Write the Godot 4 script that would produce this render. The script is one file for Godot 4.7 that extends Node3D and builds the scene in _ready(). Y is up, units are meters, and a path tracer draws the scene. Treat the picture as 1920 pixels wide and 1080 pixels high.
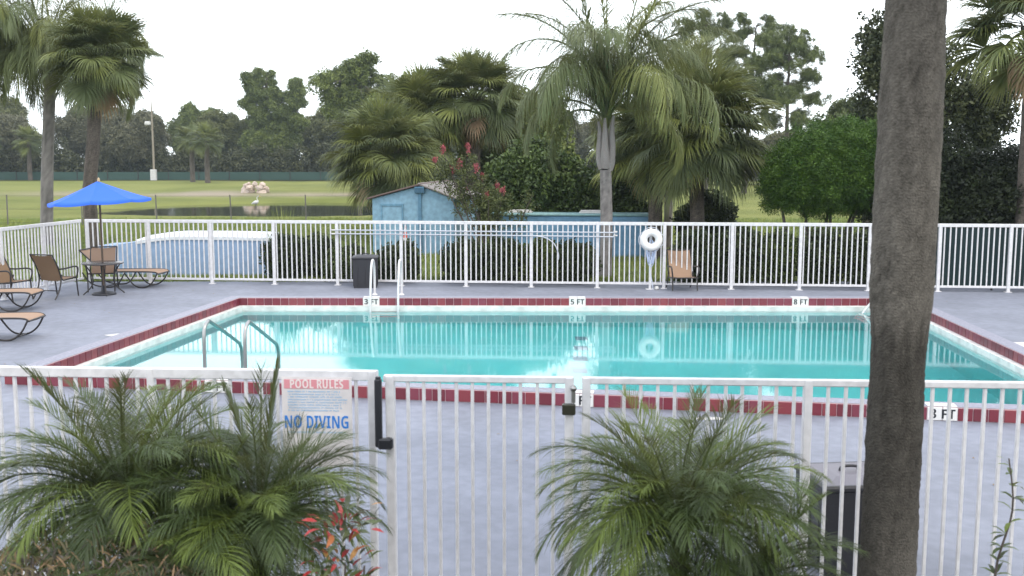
extends Node3D

var M := {}
var taken := {}
var rng := RandomNumberGenerator.new()
var noise := FastNoiseLite.new()

# ------------------------------------------------------------------ helpers
func lin(r: float, g: float, b: float, a := 1.0) -> Color:
	var c := Color(r, g, b).linear_to_srgb()
	c.a = a
	return c

func numbered(called: String) -> String:
	var n: int = taken.get(called, 0)
	taken[called] = n + 1
	return called if n == 0 else "%s_%03d" % [called, n]

func tag(o: Node, label := "", category := "", group := "", kind := "") -> void:
	if label: o.set_meta("label", label)
	if category: o.set_meta("category", category)
	if group: o.set_meta("group", group)
	if kind: o.set_meta("kind", kind)

func thing(called: String, label: String, category: String, at := Vector3.ZERO, turn := 0.0, group := "") -> Node3D:
	var o := Node3D.new()
	o.name = numbered(called)
	o.position = at
	o.rotation.y = turn
	add_child(o)
	tag(o, label, category, group)
	return o

func put(called: String, mesh: Mesh, mat: Material, parent: Node = self, xf := Transform3D()) -> MeshInstance3D:
	var o := MeshInstance3D.new()
	o.name = numbered(called) if parent == self else called
	o.mesh = mesh
	o.material_override = mat
	o.transform = xf
	parent.add_child(o, true)
	return o

func done(st: SurfaceTool) -> ArrayMesh:
	st.generate_normals()
	return st.commit()

func begin() -> SurfaceTool:
	var st := SurfaceTool.new()
	st.begin(Mesh.PRIMITIVE_TRIANGLES)
	return st

func build(called: String, st: SurfaceTool, mat: Material, parent: Node = self, xf := Transform3D()) -> MeshInstance3D:
	return put(called, done(st), mat, parent, xf)

# a, b, c, d anticlockwise as seen from outside
func quad(st: SurfaceTool, a: Vector3, b: Vector3, c: Vector3, d: Vector3) -> void:
	st.set_smooth_group(-1)
	for v in [a, c, b, a, d, c]: st.add_vertex(v)

# bevelled box centred on c
func box(st: SurfaceTool, c: Vector3, s: Vector3, bev := 0.0, b := Basis()) -> void:
	var h := s / 2.0
	var e: float = min(bev, min(h.x, min(h.y, h.z)) * 0.9)
	var T := Transform3D(b, c)
	if e <= 0.0:
		for ax in 3:
			for sg in [-1.0, 1.0]:
				var u := (ax + 1) % 3
				var w := (ax + 2) % 3
				var p := []
				for k in [[-1, -1], [1, -1], [1, 1], [-1, 1]]:
					var v := Vector3.ZERO
					v[ax] = h[ax] * sg
					v[u] = h[u] * k[0] * sg
					v[w] = h[w] * k[1]
					p.append(T * v)
				quad(st, p[0], p[1], p[2], p[3])
		return
	# eight corners, each three points
	var P := func(sx: float, sy: float, sz: float, ax: int) -> Vector3:
		var v := Vector3(sx * (h.x - e), sy * (h.y - e), sz * (h.z - e))
		v[ax] = [sx, sy, sz][ax] * h[ax]
		return T * v
	for ax in 3:
		var u := (ax + 1) % 3
		var w := (ax + 2) % 3
		for sg in [-1.0, 1.0]:
			var p := []
			for k in [[-1, -1], [1, -1], [1, 1], [-1, 1]]:
				var s3 := [0.0, 0.0, 0.0]
				s3[ax] = sg
				s3[u] = k[0] * sg
				s3[w] = float(k[1])
				p.append(P.call(s3[0], s3[1], s3[2], ax))
			quad(st, p[0], p[1], p[2], p[3])
		# edges along axis w between faces ax and u
		for s1 in [-1.0, 1.0]:
			for s2 in [-1.0, 1.0]:
				var q := []
				for kk in [[ax, -1.0], [ax, 1.0], [u, 1.0], [u, -1.0]]:
					var s3 := [0.0, 0.0, 0.0]
					s3[ax] = s1
					s3[u] = s2
					s3[w] = kk[1]
					q.append(P.call(s3[0], s3[1], s3[2], kk[0]))
				if s1 * s2 > 0: quad(st, q[0], q[3], q[2], q[1])
				else: quad(st, q[0], q[1], q[2], q[3])

func tube(st: SurfaceTool, pts: Array, radii: Array, seg := 8, caps := true) -> void:
	st.set_smooth_group(1)
	var rings := []
	var up := Vector3.UP
	var n := pts.size()
	var side := Vector3.ZERO
	for i in n:
		var t: Vector3 = (pts[min(i + 1, n - 1)] - pts[max(i - 1, 0)]).normalized()
		if side == Vector3.ZERO:
			side = t.cross(up)
			if side.length() < 0.05: side = t.cross(Vector3.RIGHT)
		side = (side - t * side.dot(t)).normalized()
		var bn := t.cross(side)
		var ring := []
		var r: float = radii[i] if radii.size() == n else lerp(radii[0], radii[-1], float(i) / max(n - 1, 1))
		for k in seg:
			var a := TAU * k / seg
			ring.append(pts[i] + (side * cos(a) + bn * sin(a)) * r)
		rings.append(ring)
	for i in n - 1:
		for k in seg:
			var k2 := (k + 1) % seg
			for v in [rings[i][k], rings[i + 1][k2], rings[i][k2], rings[i][k], rings[i + 1][k], rings[i + 1][k2]]:
				st.add_vertex(v)
	if caps:
		st.set_smooth_group(-1)
		for k in seg:
			var k2 := (k + 1) % seg
			for v in [pts[0], rings[0][k], rings[0][k2], pts[n - 1], rings[n - 1][k2], rings[n - 1][k]]:
				st.add_vertex(v)

# profile [radius, height] turned about y
func lathe(st: SurfaceTool, prof: Array, seg := 16, at := Vector3.ZERO, smooth := true, sx := 1.0, sz := 1.0) -> void:
	st.set_smooth_group(2 if smooth else -1)
	for i in prof.size() - 1:
		for k in seg:
			var a := TAU * k / seg
			var b := TAU * (k + 1) / seg
			var p := func(pr: Array, t: float) -> Vector3: return at + Vector3(cos(t) * pr[0] * sx, pr[1], -sin(t) * pr[0] * sz)
			var A: Vector3 = p.call(prof[i], a)
			var B: Vector3 = p.call(prof[i], b)
			var C: Vector3 = p.call(prof[i + 1], b)
			var D: Vector3 = p.call(prof[i + 1], a)
			for v in [A, C, B, A, D, C]: st.add_vertex(v)

func curve(ctrl: Array, steps := 6) -> Array:
	var c := Curve3D.new()
	var n := ctrl.size()
	for i in n:
		var t: Vector3 = (ctrl[min(i + 1, n - 1)] - ctrl[max(i - 1, 0)]) / 6.0
		c.add_point(ctrl[i], -t, t)
	var out := []
	for i in n - 1:
		for k in steps: out.append(c.sample(i, float(k) / steps))
	out.append(ctrl[n - 1])
	return out

func noise_tex(freq: float, lo: float, hi: float, octaves := 4, s := 1, size := 512, type := FastNoiseLite.TYPE_SIMPLEX_SMOOTH) -> ImageTexture:
	var f := FastNoiseLite.new()
	f.noise_type = type
	f.seed = s
	f.frequency = freq
	f.fractal_octaves = octaves
	var im := f.get_seamless_image(size, size)
	var out := Image.create(size, size, false, Image.FORMAT_RGB8)
	for y in size:
		for x in size:
			var v: float = lerp(lo, hi, im.get_pixel(x, y).r)
			out.set_pixel(x, y, Color(v, v, v))
	return ImageTexture.create_from_image(out)

func mat(c: Color, rough := 0.7, metal := 0.0, spec := 0.5) -> StandardMaterial3D:
	var m := StandardMaterial3D.new()
	m.albedo_color = c
	m.roughness = rough
	m.metallic = metal
	m.metallic_specular = spec
	return m

func worn(c: Color, rough: float, tex: Texture2D, scale: float, bump: Texture2D = null, bump_cm := 0.2) -> StandardMaterial3D:
	var m := mat(c, rough)
	m.albedo_texture = tex
	m.uv1_triplanar = true
	m.uv1_world_triplanar = true
	m.uv1_scale = Vector3.ONE * scale
	if bump:
		m.heightmap_enabled = true
		m.heightmap_texture = bump
		m.heightmap_scale = bump_cm
	return m

func leafmat(c: Color, rough := 0.55, back := 0.35) -> StandardMaterial3D:
	var m := mat(c, rough, 0.0, 0.4)
	m.vertex_color_use_as_albedo = true
	if back > 0:
		m.backlight_enabled = true
		m.backlight = Color(back, back, back * 0.6)
	return m

# ------------------------------------------------------------------ foliage
class Leaves:
	var v := PackedVector3Array()
	var ix := PackedInt32Array()
	func strip(pts: Array, wid: Array, side: Vector3) -> void:
		var n := pts.size()
		var start := v.size()
		for i in n:
			v.append(pts[i] - side * wid[i])
			v.append(pts[i] + side * wid[i])
		for i in n - 1:
			var a := start + i * 2
			ix.append_array([a, a + 2, a + 1, a + 1, a + 2, a + 3])
	func mesh() -> ArrayMesh:
		var arr := []
		arr.resize(Mesh.ARRAY_MAX)
		arr[Mesh.ARRAY_VERTEX] = v
		arr[Mesh.ARRAY_INDEX] = ix
		var m := ArrayMesh.new()
		m.add_surface_from_arrays(Mesh.PRIMITIVE_TRIANGLES, arr)
		return m

# a pinnate frond that leaves along +x at elevation e0 (radians) and bends down by droop
func feather(L: float, e0: float, droop: float, n: int, ll: float, wid: float, hang: float, vee: float, plume: float, sd: int, bare := 0.14) -> ArrayMesh:
	var r := RandomNumberGenerator.new()
	r.seed = sd
	var lv := Leaves.new()
	var pts := [Vector3.ZERO]
	var K := 16
	var yaw := 0.0
	for i in K:
		var s := (i + 0.5) / K
		var e := e0 - droop * pow(s, 1.35)
		yaw += r.randf_range(-0.02, 0.02)
		pts.append(pts[-1] + Vector3(cos(e) * cos(yaw), sin(e), cos(e) * sin(yaw)) * (L / K))
	var at := func(s: float) -> Vector3:
		var f: float = clamp(s * K, 0, K - 0.001)
		return pts[int(f)].lerp(pts[int(f) + 1], f - int(f))
	var rr := []
	for i in K + 1: rr.append(lerp(0.011, 0.002, float(i) / K) * L)
	lv.strip(pts, rr, Vector3(0, 0, 1))
	lv.strip(pts, rr, Vector3(0, 1, 0))
	for i in n:
		var s0 := bare + (1.0 - bare) * (i + 0.5) / n
		for sg in [-1.0, 1.0]:
			var s: float = clamp(s0 + r.randf_range(-0.4, 0.4) / n, 0, 0.999)
			var p: Vector3 = at.call(s)
			var t: Vector3 = (at.call(min(s + 0.03, 1.0)) - at.call(max(s - 0.03, 0.0))).normalized()
			var side := t.cross(Vector3.UP).normalized()
			if side.length() < 0.1: side = Vector3(0, 0, 1)
			var up := side.cross(t).normalized()
			var q: float = (s - bare) / (1.0 - bare)
			var len := ll * pow(sin(PI * clamp(0.16 + 0.8 * q, 0, 1)), 0.55) * r.randf_range(0.82, 1.1)
			var la: float = lerp(1.15, 0.35, q) + r.randf_range(-0.1, 0.1)
			var v := vee + r.randf_range(-plume, plume)
			var d: Vector3 = (t * cos(la) + (side * sg * cos(v) + up * sin(v)) * sin(la)).normalized()
			var lp := [p]
			var S := 4
			for k in S:
				d = (d + Vector3.DOWN * hang * (k + 0.3) / S).normalized()
				lp.append(lp[-1] + d * (len / S))
			var flat := d.cross(Vector3.UP).normalized()
			if flat.length() < 0.1: flat = t
			flat = (flat + up * r.randf_range(-0.5, 0.5)).normalized()
			lv.strip(lp, [wid * 0.6, wid, wid * 0.9, wid * 0.55, wid * 0.05], flat)
	return lv.mesh()

# a fan (costapalmate) leaf on a petiole along +x
func fan(Lp: float, R: float, e0: float, droop: float, n: int, hang: float, sd: int) -> ArrayMesh:
	var r := RandomNumberGenerator.new()
	r.seed = sd
	var lv := Leaves.new()
	var pts := [Vector3.ZERO]
	var K := 8
	for i in K:
		var e := e0 - droop * pow((i + 0.5) / K, 1.2)
		pts.append(pts[-1] + Vector3(cos(e), sin(e), 0) * (Lp / K))
	lv.strip(pts, [0.025, 0.022, 0.02, 0.018, 0.017, 0.016, 0.015, 0.014, 0.012], Vector3(0, 0, 1))
	lv.strip(pts, [0.012, 0.011, 0.01, 0.01, 0.01, 0.01, 0.01, 0.01, 0.008], Vector3(0, 1, 0))
	var e1 := e0 - droop
	var t := Vector3(cos(e1), sin(e1), 0)
	var side := Vector3(0, 0, 1)
	var up := Vector3(-sin(e1), cos(e1), 0)
	var c: Vector3 = pts[-1]
	for i in n:
		var a: float = lerp(-2.35, 2.35, (i + 0.5) / n) + r.randf_range(-0.03, 0.03)
		var len := R * (0.72 + 0.28 * cos(a * 0.6)) * r.randf_range(0.88, 1.06)
		# the costa carries the middle segments further out and folds the blade
		var org := c + t * R * 0.28 * pow(max(cos(a), 0.0), 2.0)
		var d: Vector3 = (t * cos(a) + side * sin(a) + up * (0.28 * abs(sin(a)) + r.randf_range(-0.08, 0.08))).normalized()
		var lp := [org]
		var S := 6
		for k in S:
			d = (d + Vector3.DOWN * hang * pow((k + 0.5) / S, 1.8)).normalized()
			lp.append(lp[-1] + d * (len / S))
		var sd2: Vector3 = d.cross(up).normalized()
		if sd2.length() < 0.1: sd2 = t.cross(up)
		sd2 = (sd2 + up * r.randf_range(-0.4, 0.4)).normalized()
		var w := R * 2.35 / n * 1.0
		lv.strip(lp, [w * 0.25, w * 0.5, w * 0.62, w * 0.42, w * 0.26, w * 0.12, 0.001], sd2)
	return lv.mesh()

func leaf_cluster(n: int, leaf: float, slim: float, sd: int) -> ArrayMesh:
	var r := RandomNumberGenerator.new()
	r.seed = sd
	var lv := Leaves.new()
	for i in n:
		var p := Vector3(r.randf_range(-1, 1), r.randf_range(-1, 1), r.randf_range(-1, 1))
		while p.length() > 1.0: p = Vector3(r.randf_range(-1, 1), r.randf_range(-1, 1), r.randf_range(-1, 1))
		p *= 0.5
		var d := (p * 1.2 + Vector3(r.randf_range(-1, 1), r.randf_range(-0.9, 0.7), r.randf_range(-1, 1))).normalized()
		var s := d.cross(Vector3(r.randf_range(-1, 1), r.randf_range(-1, 1), r.randf_range(-1, 1))).normalized()
		var w := leaf * slim
		lv.strip([p, p + d * leaf * 0.45, p + (d + Vector3.DOWN * 0.15).normalized() * leaf], [w * 0.2, w, w * 0.05], s)
	return lv.mesh()

func needle_tuft(n: int, sd: int) -> ArrayMesh:
	var r := RandomNumberGenerator.new()
	r.seed = sd
	var lv := Leaves.new()
	for i in n:
		var d := Vector3(r.randf_range(-1, 1), r.randf_range(-0.5, 1), r.randf_range(-1, 1)).normalized()
		var p := Vector3(r.randf_range(-0.3, 0.3), r.randf_range(-0.2, 0.2), r.randf_range(-0.3, 0.3))
		var s := d.cross(Vector3(r.randf(), r.randf(), r.randf())).normalized()
		lv.strip([p, p + d * 0.35, p + d * 0.6], [0.02, 0.035, 0.006], s)
	return lv.mesh()

# lobes: [centre, radii, weight]; copies of one leaf cluster through the lobes' volumes
func foliage(called: String, parent: Node, mesh: Mesh, m: Material, lobes: Array, count: int, size: float, tint: Array, gap := 0.0, shell := 0.45, sd := 1, freq := 0.6) -> MultiMeshInstance3D:
	var r := RandomNumberGenerator.new()
	r.seed = sd * 7919 + 13
	var f := FastNoiseLite.new()
	f.seed = sd
	f.frequency = freq
	f.fractal_octaves = 2
	var total := 0.0
	var cum := []
	for l in lobes:
		var rv: Vector3 = l[1]
		total += pow(rv.x * rv.y * rv.z, 0.7) * (l[2] if l.size() > 2 else 1.0)
		cum.append(total)
	var buf := PackedFloat32Array()
	buf.resize(count * 16)
	var n := 0
	var tries := 0
	while n < count and tries < count * 6:
		tries += 1
		var pick := r.randf() * total
		var j := 0
		while cum[j] < pick: j += 1
		var d := Vector3(r.randfn(), r.randfn(), r.randfn()).normalized()
		var rad := pow(r.randf(), shell)
		var rv: Vector3 = lobes[j][1]
		var c: Vector3 = lobes[j][0]
		var p := c + d * rad * rv * (1.0 + 0.35 * f.get_noise_3dv((c + d * rv) * 1.7))
		if f.get_noise_3dv(p) < gap - 0.6: continue
		if p.y < 0.02: continue
		var b := Basis.from_euler(Vector3(r.randf() * TAU, r.randf() * TAU, r.randf() * TAU)) .scaled(Vector3.ONE * size * r.randf_range(0.65, 1.25))
		var k := n * 16
		buf[k] = b.x.x; buf[k + 1] = b.y.x; buf[k + 2] = b.z.x; buf[k + 3] = p.x
		buf[k + 4] = b.x.y; buf[k + 5] = b.y.y; buf[k + 6] = b.z.y; buf[k + 7] = p.y
		buf[k + 8] = b.x.z; buf[k + 9] = b.y.z; buf[k + 10] = b.z.z; buf[k + 11] = p.z
		var t: float = clamp(0.5 + f.get_noise_3dv(p * 2.3 + Vector3(40, 0, 0)) * 0.9 + r.randf_range(-0.28, 0.28), 0, 1)
		var col: Color = tint[0].lerp(tint[1], t)
		buf[k + 12] = col.r; buf[k + 13] = col.g; buf[k + 14] = col.b; buf[k + 15] = 1.0
		n += 1
	var mm := MultiMesh.new()
	mm.transform_format = MultiMesh.TRANSFORM_3D
	mm.use_colors = true
	mm.mesh = mesh
	mm.instance_count = n
	mm.buffer = buf.slice(0, n * 16)
	var o := MultiMeshInstance3D.new()
	o.name = numbered(called) if parent == self else called
	o.multimesh = mm
	o.material_override = m
	parent.add_child(o, true)
	o.set_meta("kind", "stuff")
	return o

func limb(st: SurfaceTool, a: Vector3, b: Vector3, r0: float, r1: float, sag := 0.15, seg := 6) -> void:
	var m := a.lerp(b, 0.5) + Vector3(rng.randf_range(-1, 1), rng.randf_range(0, 1), rng.randf_range(-1, 1)) * (b - a).length() * sag
	tube(st, curve([a, m, b], 4), range(9).map(func(i): return lerp(r0, r1, i / 8.0)), seg)

# broadleaf tree with lobes given relative to its foot
func leafy_tree(called: String, label: String, category: String, at: Vector3, trunk_r: float, trunk_h: float, lobes: Array, count: int, size: float, tint: Array, gap: float, sd: int, group := "", mesh_key := "leaf", limbs := true, shell := 0.45, freq := 0.6) -> Node3D:
	var t := thing(called, label, category, at, 0.0, group)
	rng.seed = sd
	var st := begin()
	var lean := Vector3(rng.randf_range(-0.06, 0.06), 0, rng.randf_range(-0.06, 0.06)) * trunk_h
	var top := Vector3(0, trunk_h, 0) + lean
	tube(st, curve([Vector3(0, -0.1, 0), top * 0.5 + lean * 0.4, top], 5), range(11).map(func(i): return lerp(trunk_r * 1.15, trunk_r * 0.7, i / 10.0)), 8)
	if limbs:
		for l in lobes:
			var c: Vector3 = l[0]
			if c.y > trunk_h * 0.6: limb(st, top * rng.randf_range(0.75, 1.0), c, trunk_r * 0.5, trunk_r * 0.12)
	build("trunk", st, M.bark, t)
	foliage("crown", t, M[mesh_key], M.leaf, lobes, count, size, tint, gap, shell, sd, freq)
	return t

func round_lobes(c: Vector3, r: Vector3, n: int, sd: int, spread := 0.62, lobe := 0.5) -> Array:
	var q := RandomNumberGenerator.new()
	q.seed = sd
	var out := [[c, r * 0.72, 0.6]]
	for i in n:
		var d := Vector3(q.randfn(), q.randfn() * 0.9 + 0.15, q.randfn()).normalized()
		out.append([c + d * r * spread * q.randf_range(0.85, 1.15), r * lobe * q.randf_range(0.7, 1.25), 1.0])
	return out

# rough palm trunk through pts
func palm_trunk(pts: Array, r0: float, r1: float, sd: int, rings := 60, seg := 20, rough := 0.05) -> ArrayMesh:
	var f := FastNoiseLite.new()
	f.seed = sd
	f.frequency = 1.0
	f.fractal_octaves = 3
	var c := curve(pts, 12)
	var v := PackedVector3Array()
	var col := PackedColorArray()
	var ix := PackedInt32Array()
	for i in rings + 1:
		var s := float(i) / rings
		var g: float = s * (c.size() - 1)
		var p: Vector3 = c[int(g)].lerp(c[min(int(g) + 1, c.size() - 1)], g - int(g))
		for k in seg + 1:
			var a := TAU * (k % seg) / seg
			var n1 := f.get_noise_3d(cos(a) * 3, p.y * 1.6 + 7, sin(a) * 3)
			var n2 := f.get_noise_3d(cos(a) * 9, p.y * 7.0, sin(a) * 9)
			var n3 := f.get_noise_3d(cos(a) * 1.5 + 30, p.y * 0.7, sin(a) * 1.5)
			var rr: float = lerp(r0, r1, s) * (1.0 + rough * n1 + rough * 0.8 * n2 + rough * 0.4 * sin(p.y * 50.0 + n1 * 4.0))
			v.append(p + Vector3(cos(a), 0, -sin(a)) * rr)
			var q: float = clamp(0.78 + 0.5 * n2 + 0.5 * n3, 0.28, 1.4)
			col.append(Color(q, q, q))
	for i in rings:
		for k in seg:
			var a := i * (seg + 1) + k
			var b := a + seg + 1
			ix.append_array([a, b + 1, a + 1, a, b, b + 1])
	var st := SurfaceTool.new()
	var arr := []
	arr.resize(Mesh.ARRAY_MAX)
	arr[Mesh.ARRAY_VERTEX] = v
	arr[Mesh.ARRAY_COLOR] = col
	arr[Mesh.ARRAY_INDEX] = ix
	var am := ArrayMesh.new()
	am.add_surface_from_arrays(Mesh.PRIMITIVE_TRIANGLES, arr)
	st.create_from(am, 0)
	st.generate_normals()
	return st.commit()

# leaves: list of [mesh list, how many, mats]; every frond is a part
func fronds(t: Node3D, at: Vector3, sets: Array, mats: Array, called := "frond", sd := 1, jitter := 0.2) -> void:
	var r := RandomNumberGenerator.new()
	r.seed = sd
	var k := 0
	for s in sets:
		for i in s[1]:
			var me: Mesh = s[0][r.randi() % s[0].size()]
			var yaw := k * 2.399 + r.randf_range(-0.3, 0.3)
			var sc: float = s[2] * r.randf_range(0.86, 1.1)
			var xf := Transform3D(Basis(Vector3.UP, yaw).rotated(Vector3(cos(yaw), 0, -sin(yaw)), r.randf_range(-jitter, jitter)).rotated(Vector3(-sin(yaw), 0, -cos(yaw)), r.randf_range(-jitter, jitter)).scaled(Vector3.ONE * sc), at + Vector3(cos(yaw), 0, -sin(yaw)) * 0.06)
			put(called, me, s[3][r.randi() % s[3].size()] if s.size() > 3 else mats[r.randi() % mats.size()], t, xf)
			k += 1

# ------------------------------------------------------------------ fences
func fence_run(called: String, label: String, a: Vector3, b: Vector3, h: float, step: float, posts: Array, rail := 0.05, pick := 0.018, post_w := 0.06, cat := "fence", lift := 0.08, group := "") -> Node3D:
	var d := b - a
	var L := d.length()
	var t := thing(called, label, cat, a, atan2(-d.z, d.x), group)
	var st := begin()
	box(st, Vector3(L / 2, h - rail / 2, 0), Vector3(L, rail, 0.045), 0.006)
	build("top_rail", st, M.white, t)
	st = begin()
	box(st, Vector3(L / 2, lift + 0.03, 0), Vector3(L, 0.05, 0.035), 0.004)
	build("bottom_rail", st, M.white, t)
	st = begin()
	box(st, Vector3(0, (h - rail + lift) / 2, 0), Vector3(pick, h - rail - lift - 0.03, pick), 0.003)
	var pm := done(st)
	st = begin()
	box(st, Vector3(0, h / 2, 0), Vector3(post_w, h - 0.004, post_w + 0.004), 0.006)
	box(st, Vector3(0, 0.004, 0), Vector3(post_w * 2, 0.012, post_w * 2), 0.002)
	var po := done(st)
	for x in posts: put("post", po, M.white, t, Transform3D(Basis(), Vector3(x, 0, 0)))
	var n := int(L / step)
	for i in n + 1:
		var x := (i + 0.5) * step
		if x > L - 0.02: continue
		var near := false
		for p in posts:
			if abs(x - p) < post_w * 0.5 + pick * 0.5 + 0.006: near = true
		if not near: put("picket", pm, M.white, t, Transform3D(Basis(Vector3.UP, rng.randf_range(-0.06, 0.06)), Vector3(x + rng.randf_range(-0.003, 0.003), 0.015, 0)))
	return t

func text(s: String, h: float, depth := 0.003, font := "Droid Sans", bold := true) -> TextMesh:
	var f := SystemFont.new()
	f.font_names = PackedStringArray([font])
	f.font_weight = 700 if bold else 400
	var m := TextMesh.new()
	m.text = s
	m.font = f
	m.font_size = 64
	m.pixel_size = h / 46.0
	m.depth = depth
	return m

# ------------------------------------------------------------------ the place
func _ready() -> void:
	var cam := Camera3D.new()
	cam.name = "camera"
	cam.fov = 30.96
	cam.position = Vector3(0, 2.93, 0)
	cam.rotation.x = deg_to_rad(-7.13)
	cam.near = 0.05
	cam.far = 900.0
	var lens := CameraAttributesPhysical.new()
	lens.frustum_focal_length = 43.33
	lens.frustum_focus_distance = 16.0
	lens.exposure_aperture = 4.0
	lens.frustum_near = 0.05
	lens.frustum_far = 900.0
	cam.attributes = lens
	add_child(cam)
	cam.current = true

	var env := Environment.new()
	env.background_mode = Environment.BG_SKY
	var sm := ProceduralSkyMaterial.new()
	sm.sky_top_color = Color(0.85, 0.87, 0.91)
	sm.sky_horizon_color = Color(0.96, 0.985, 1.0)
	sm.sky_curve = 0.2
	sm.ground_horizon_color = Color(0.5, 0.53, 0.5)
	sm.ground_bottom_color = Color(0.3, 0.32, 0.25)
	sm.sky_energy_multiplier = 1.6
	sm.sun_angle_max = 1.0
	env.sky = Sky.new()
	env.sky.sky_material = sm
	env.background_energy_multiplier = 1.0
	env.tonemap_mode = Environment.TONE_MAPPER_LINEAR
	env.tonemap_exposure = 1.04
	env.sdfgi_enabled = true
	env.ssao_enabled = true
	env.ssil_enabled = true
	env.fog_enabled = true
	env.fog_light_color = Color(0.86, 0.92, 0.95)
	env.fog_density = 0.0003
	var we := WorldEnvironment.new()
	we.name = "environment"
	we.environment = env
	add_child(we)

	var sun := DirectionalLight3D.new()
	sun.name = "sun"
	sun.light_energy = 0.5
	sun.light_color = Color(1.0, 0.95, 0.86)
	sun.light_angular_distance = 14.0
	sun.rotation_degrees = Vector3(-58, 35, 0)
	sun.shadow_enabled = true
	add_child(sun)

	rng.seed = 11
	noise.seed = 5
	noise.frequency = 0.02
	materials()
	terrain()
	pool()
	deck_and_fences()
	house_and_basins()
	palms()
	trees()
	shrubs()
	furniture()
	near_planting()

func materials() -> void:
	var cloudy := noise_tex(0.012, 0.82, 1.0, 5, 3)
	var fine := noise_tex(0.06, 0.8, 1.0, 4, 8)
	var grain := noise_tex(0.2, 0.0, 1.0, 3, 9)
	M.fine = fine
	M.cloudy = cloudy
	M.white = worn(lin(0.68, 0.67, 0.68), 0.4, noise_tex(0.03, 0.88, 1.0, 4, 21), 0.6)
	M.deck = worn(lin(0.218, 0.233, 0.285), 0.62, noise_tex(0.012, 0.86, 1.0, 6, 4), 0.11, grain, 0.12)
	var dk: StandardMaterial3D = M.deck
	dk.detail_enabled = true
	dk.detail_blend_mode = BaseMaterial3D.BLEND_MODE_MUL
	dk.detail_albedo = noise_tex(0.02, 0.9, 1.03, 5, 44)
	dk.detail_uv_layer = BaseMaterial3D.DETAIL_UV_2
	dk.uv2_triplanar = true
	dk.uv2_world_triplanar = true
	dk.uv2_scale = Vector3.ONE * 0.45
	M.curb_top = worn(lin(0.27, 0.27, 0.33), 0.55, fine, 0.5, grain, 0.1)
	M.plaster = worn(lin(0.64, 0.63, 0.61), 0.6, cloudy, 0.6)
	M.basin = worn(lin(0.12, 0.61, 0.62), 0.6, noise_tex(0.006, 0.9, 1.0, 4, 15), 0.12)
	M.tiles = [mat(lin(0.16, 0.022, 0.035), 0.3), mat(lin(0.13, 0.018, 0.03), 0.35), mat(lin(0.2, 0.035, 0.045), 0.3), mat(lin(0.17, 0.03, 0.05), 0.4)]
	M.grout = mat(lin(0.55, 0.4, 0.42), 0.8)
	M.marker = mat(lin(0.66, 0.65, 0.63), 0.3)
	M.black = mat(lin(0.012, 0.013, 0.018), 0.45)
	M.steel = mat(lin(0.33, 0.33, 0.32), 0.3, 0.9)
	M.darksteel = mat(lin(0.03, 0.026, 0.025), 0.4, 0.3)
	M.bark = worn(lin(0.12, 0.1, 0.085), 0.9, fine, 1.5, grain, 1.0)
	var pb := worn(lin(0.2, 0.165, 0.135), 0.92, noise_tex(0.03, 0.55, 1.0, 5, 31), 1.2, grain, 0.8)
	pb.vertex_color_use_as_albedo = true
	M.palmbark = pb
	var pg := worn(lin(0.31, 0.285, 0.265), 0.85, fine, 1.2, grain, 0.4)
	pg.vertex_color_use_as_albedo = true
	M.greybark = pg
	M.leaf = leafmat(Color.WHITE, 0.55, 0.3)
	M.frond_dark = [leafmat(lin(0.04, 0.064, 0.018)), leafmat(lin(0.05, 0.08, 0.02)), leafmat(lin(0.03, 0.046, 0.018)), leafmat(lin(0.085, 0.12, 0.02))]
	M.frond_sabal = [leafmat(lin(0.1, 0.122, 0.04)), leafmat(lin(0.08, 0.103, 0.04)), leafmat(lin(0.14, 0.162, 0.04)), leafmat(lin(0.058, 0.078, 0.032))]
	M.frond_queen = [leafmat(lin(0.105, 0.13, 0.045)), leafmat(lin(0.085, 0.11, 0.042)), leafmat(lin(0.14, 0.16, 0.045)), leafmat(lin(0.1, 0.12, 0.055))]
	M.frond_yellow = [leafmat(lin(0.25, 0.27, 0.06)), leafmat(lin(0.17, 0.2, 0.05))]
	M.frond_dead = [leafmat(lin(0.3, 0.2, 0.12), 0.8), leafmat(lin(0.2, 0.13, 0.075), 0.8), leafmat(lin(0.36, 0.27, 0.17), 0.8)]
	M.leaf_small = leaf_cluster(16, 0.42, 0.26, 3)
	M.leaf_clump = leaf_cluster(22, 0.36, 0.3, 4)
	M.needles = needle_tuft(26, 5)
	M.leaf_fine = leaf_cluster(30, 0.3, 0.12, 6)
	M.leaf_mesh = M.leaf_small
	# queen palm: drooping plumose fronds; classes from upright to hanging
	M.q_up = [feather(3.7, 1.5, 1.5, 150, 0.8, 0.0075, 1.3, 0.1, 0.9, 1), feather(3.7, 1.42, 1.9, 150, 0.9, 0.0075, 1.5, 0.1, 0.9, 2), feather(3.7, 1.4, 2.4, 150, 0.9, 0.0075, 1.7, 0.1, 0.9, 7)]
	M.q_mid = [feather(3.7, 1.25, 2.5, 140, 0.9, 0.0075, 1.8, 0.0, 0.9, 3, 0.16), feather(3.6, 1.1, 2.6, 140, 0.9, 0.0075, 1.9, 0.0, 0.9, 4, 0.16), feather(3.5, 1.15, 2.9, 140, 0.9, 0.0075, 1.9, 0.0, 0.9, 8, 0.16)]
	M.q_low = [feather(3.2, 0.85, 2.8, 130, 0.85, 0.0075, 1.8, 0.0, 0.9, 5, 0.2), feather(3.0, 0.6, 2.5, 130, 0.8, 0.0075, 1.9, 0.0, 0.9, 6, 0.22)]
	# pygmy date palm: stiff narrow arching fronds
	M.p_up = []
	M.p_mid = []
	M.p_low = []
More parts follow.
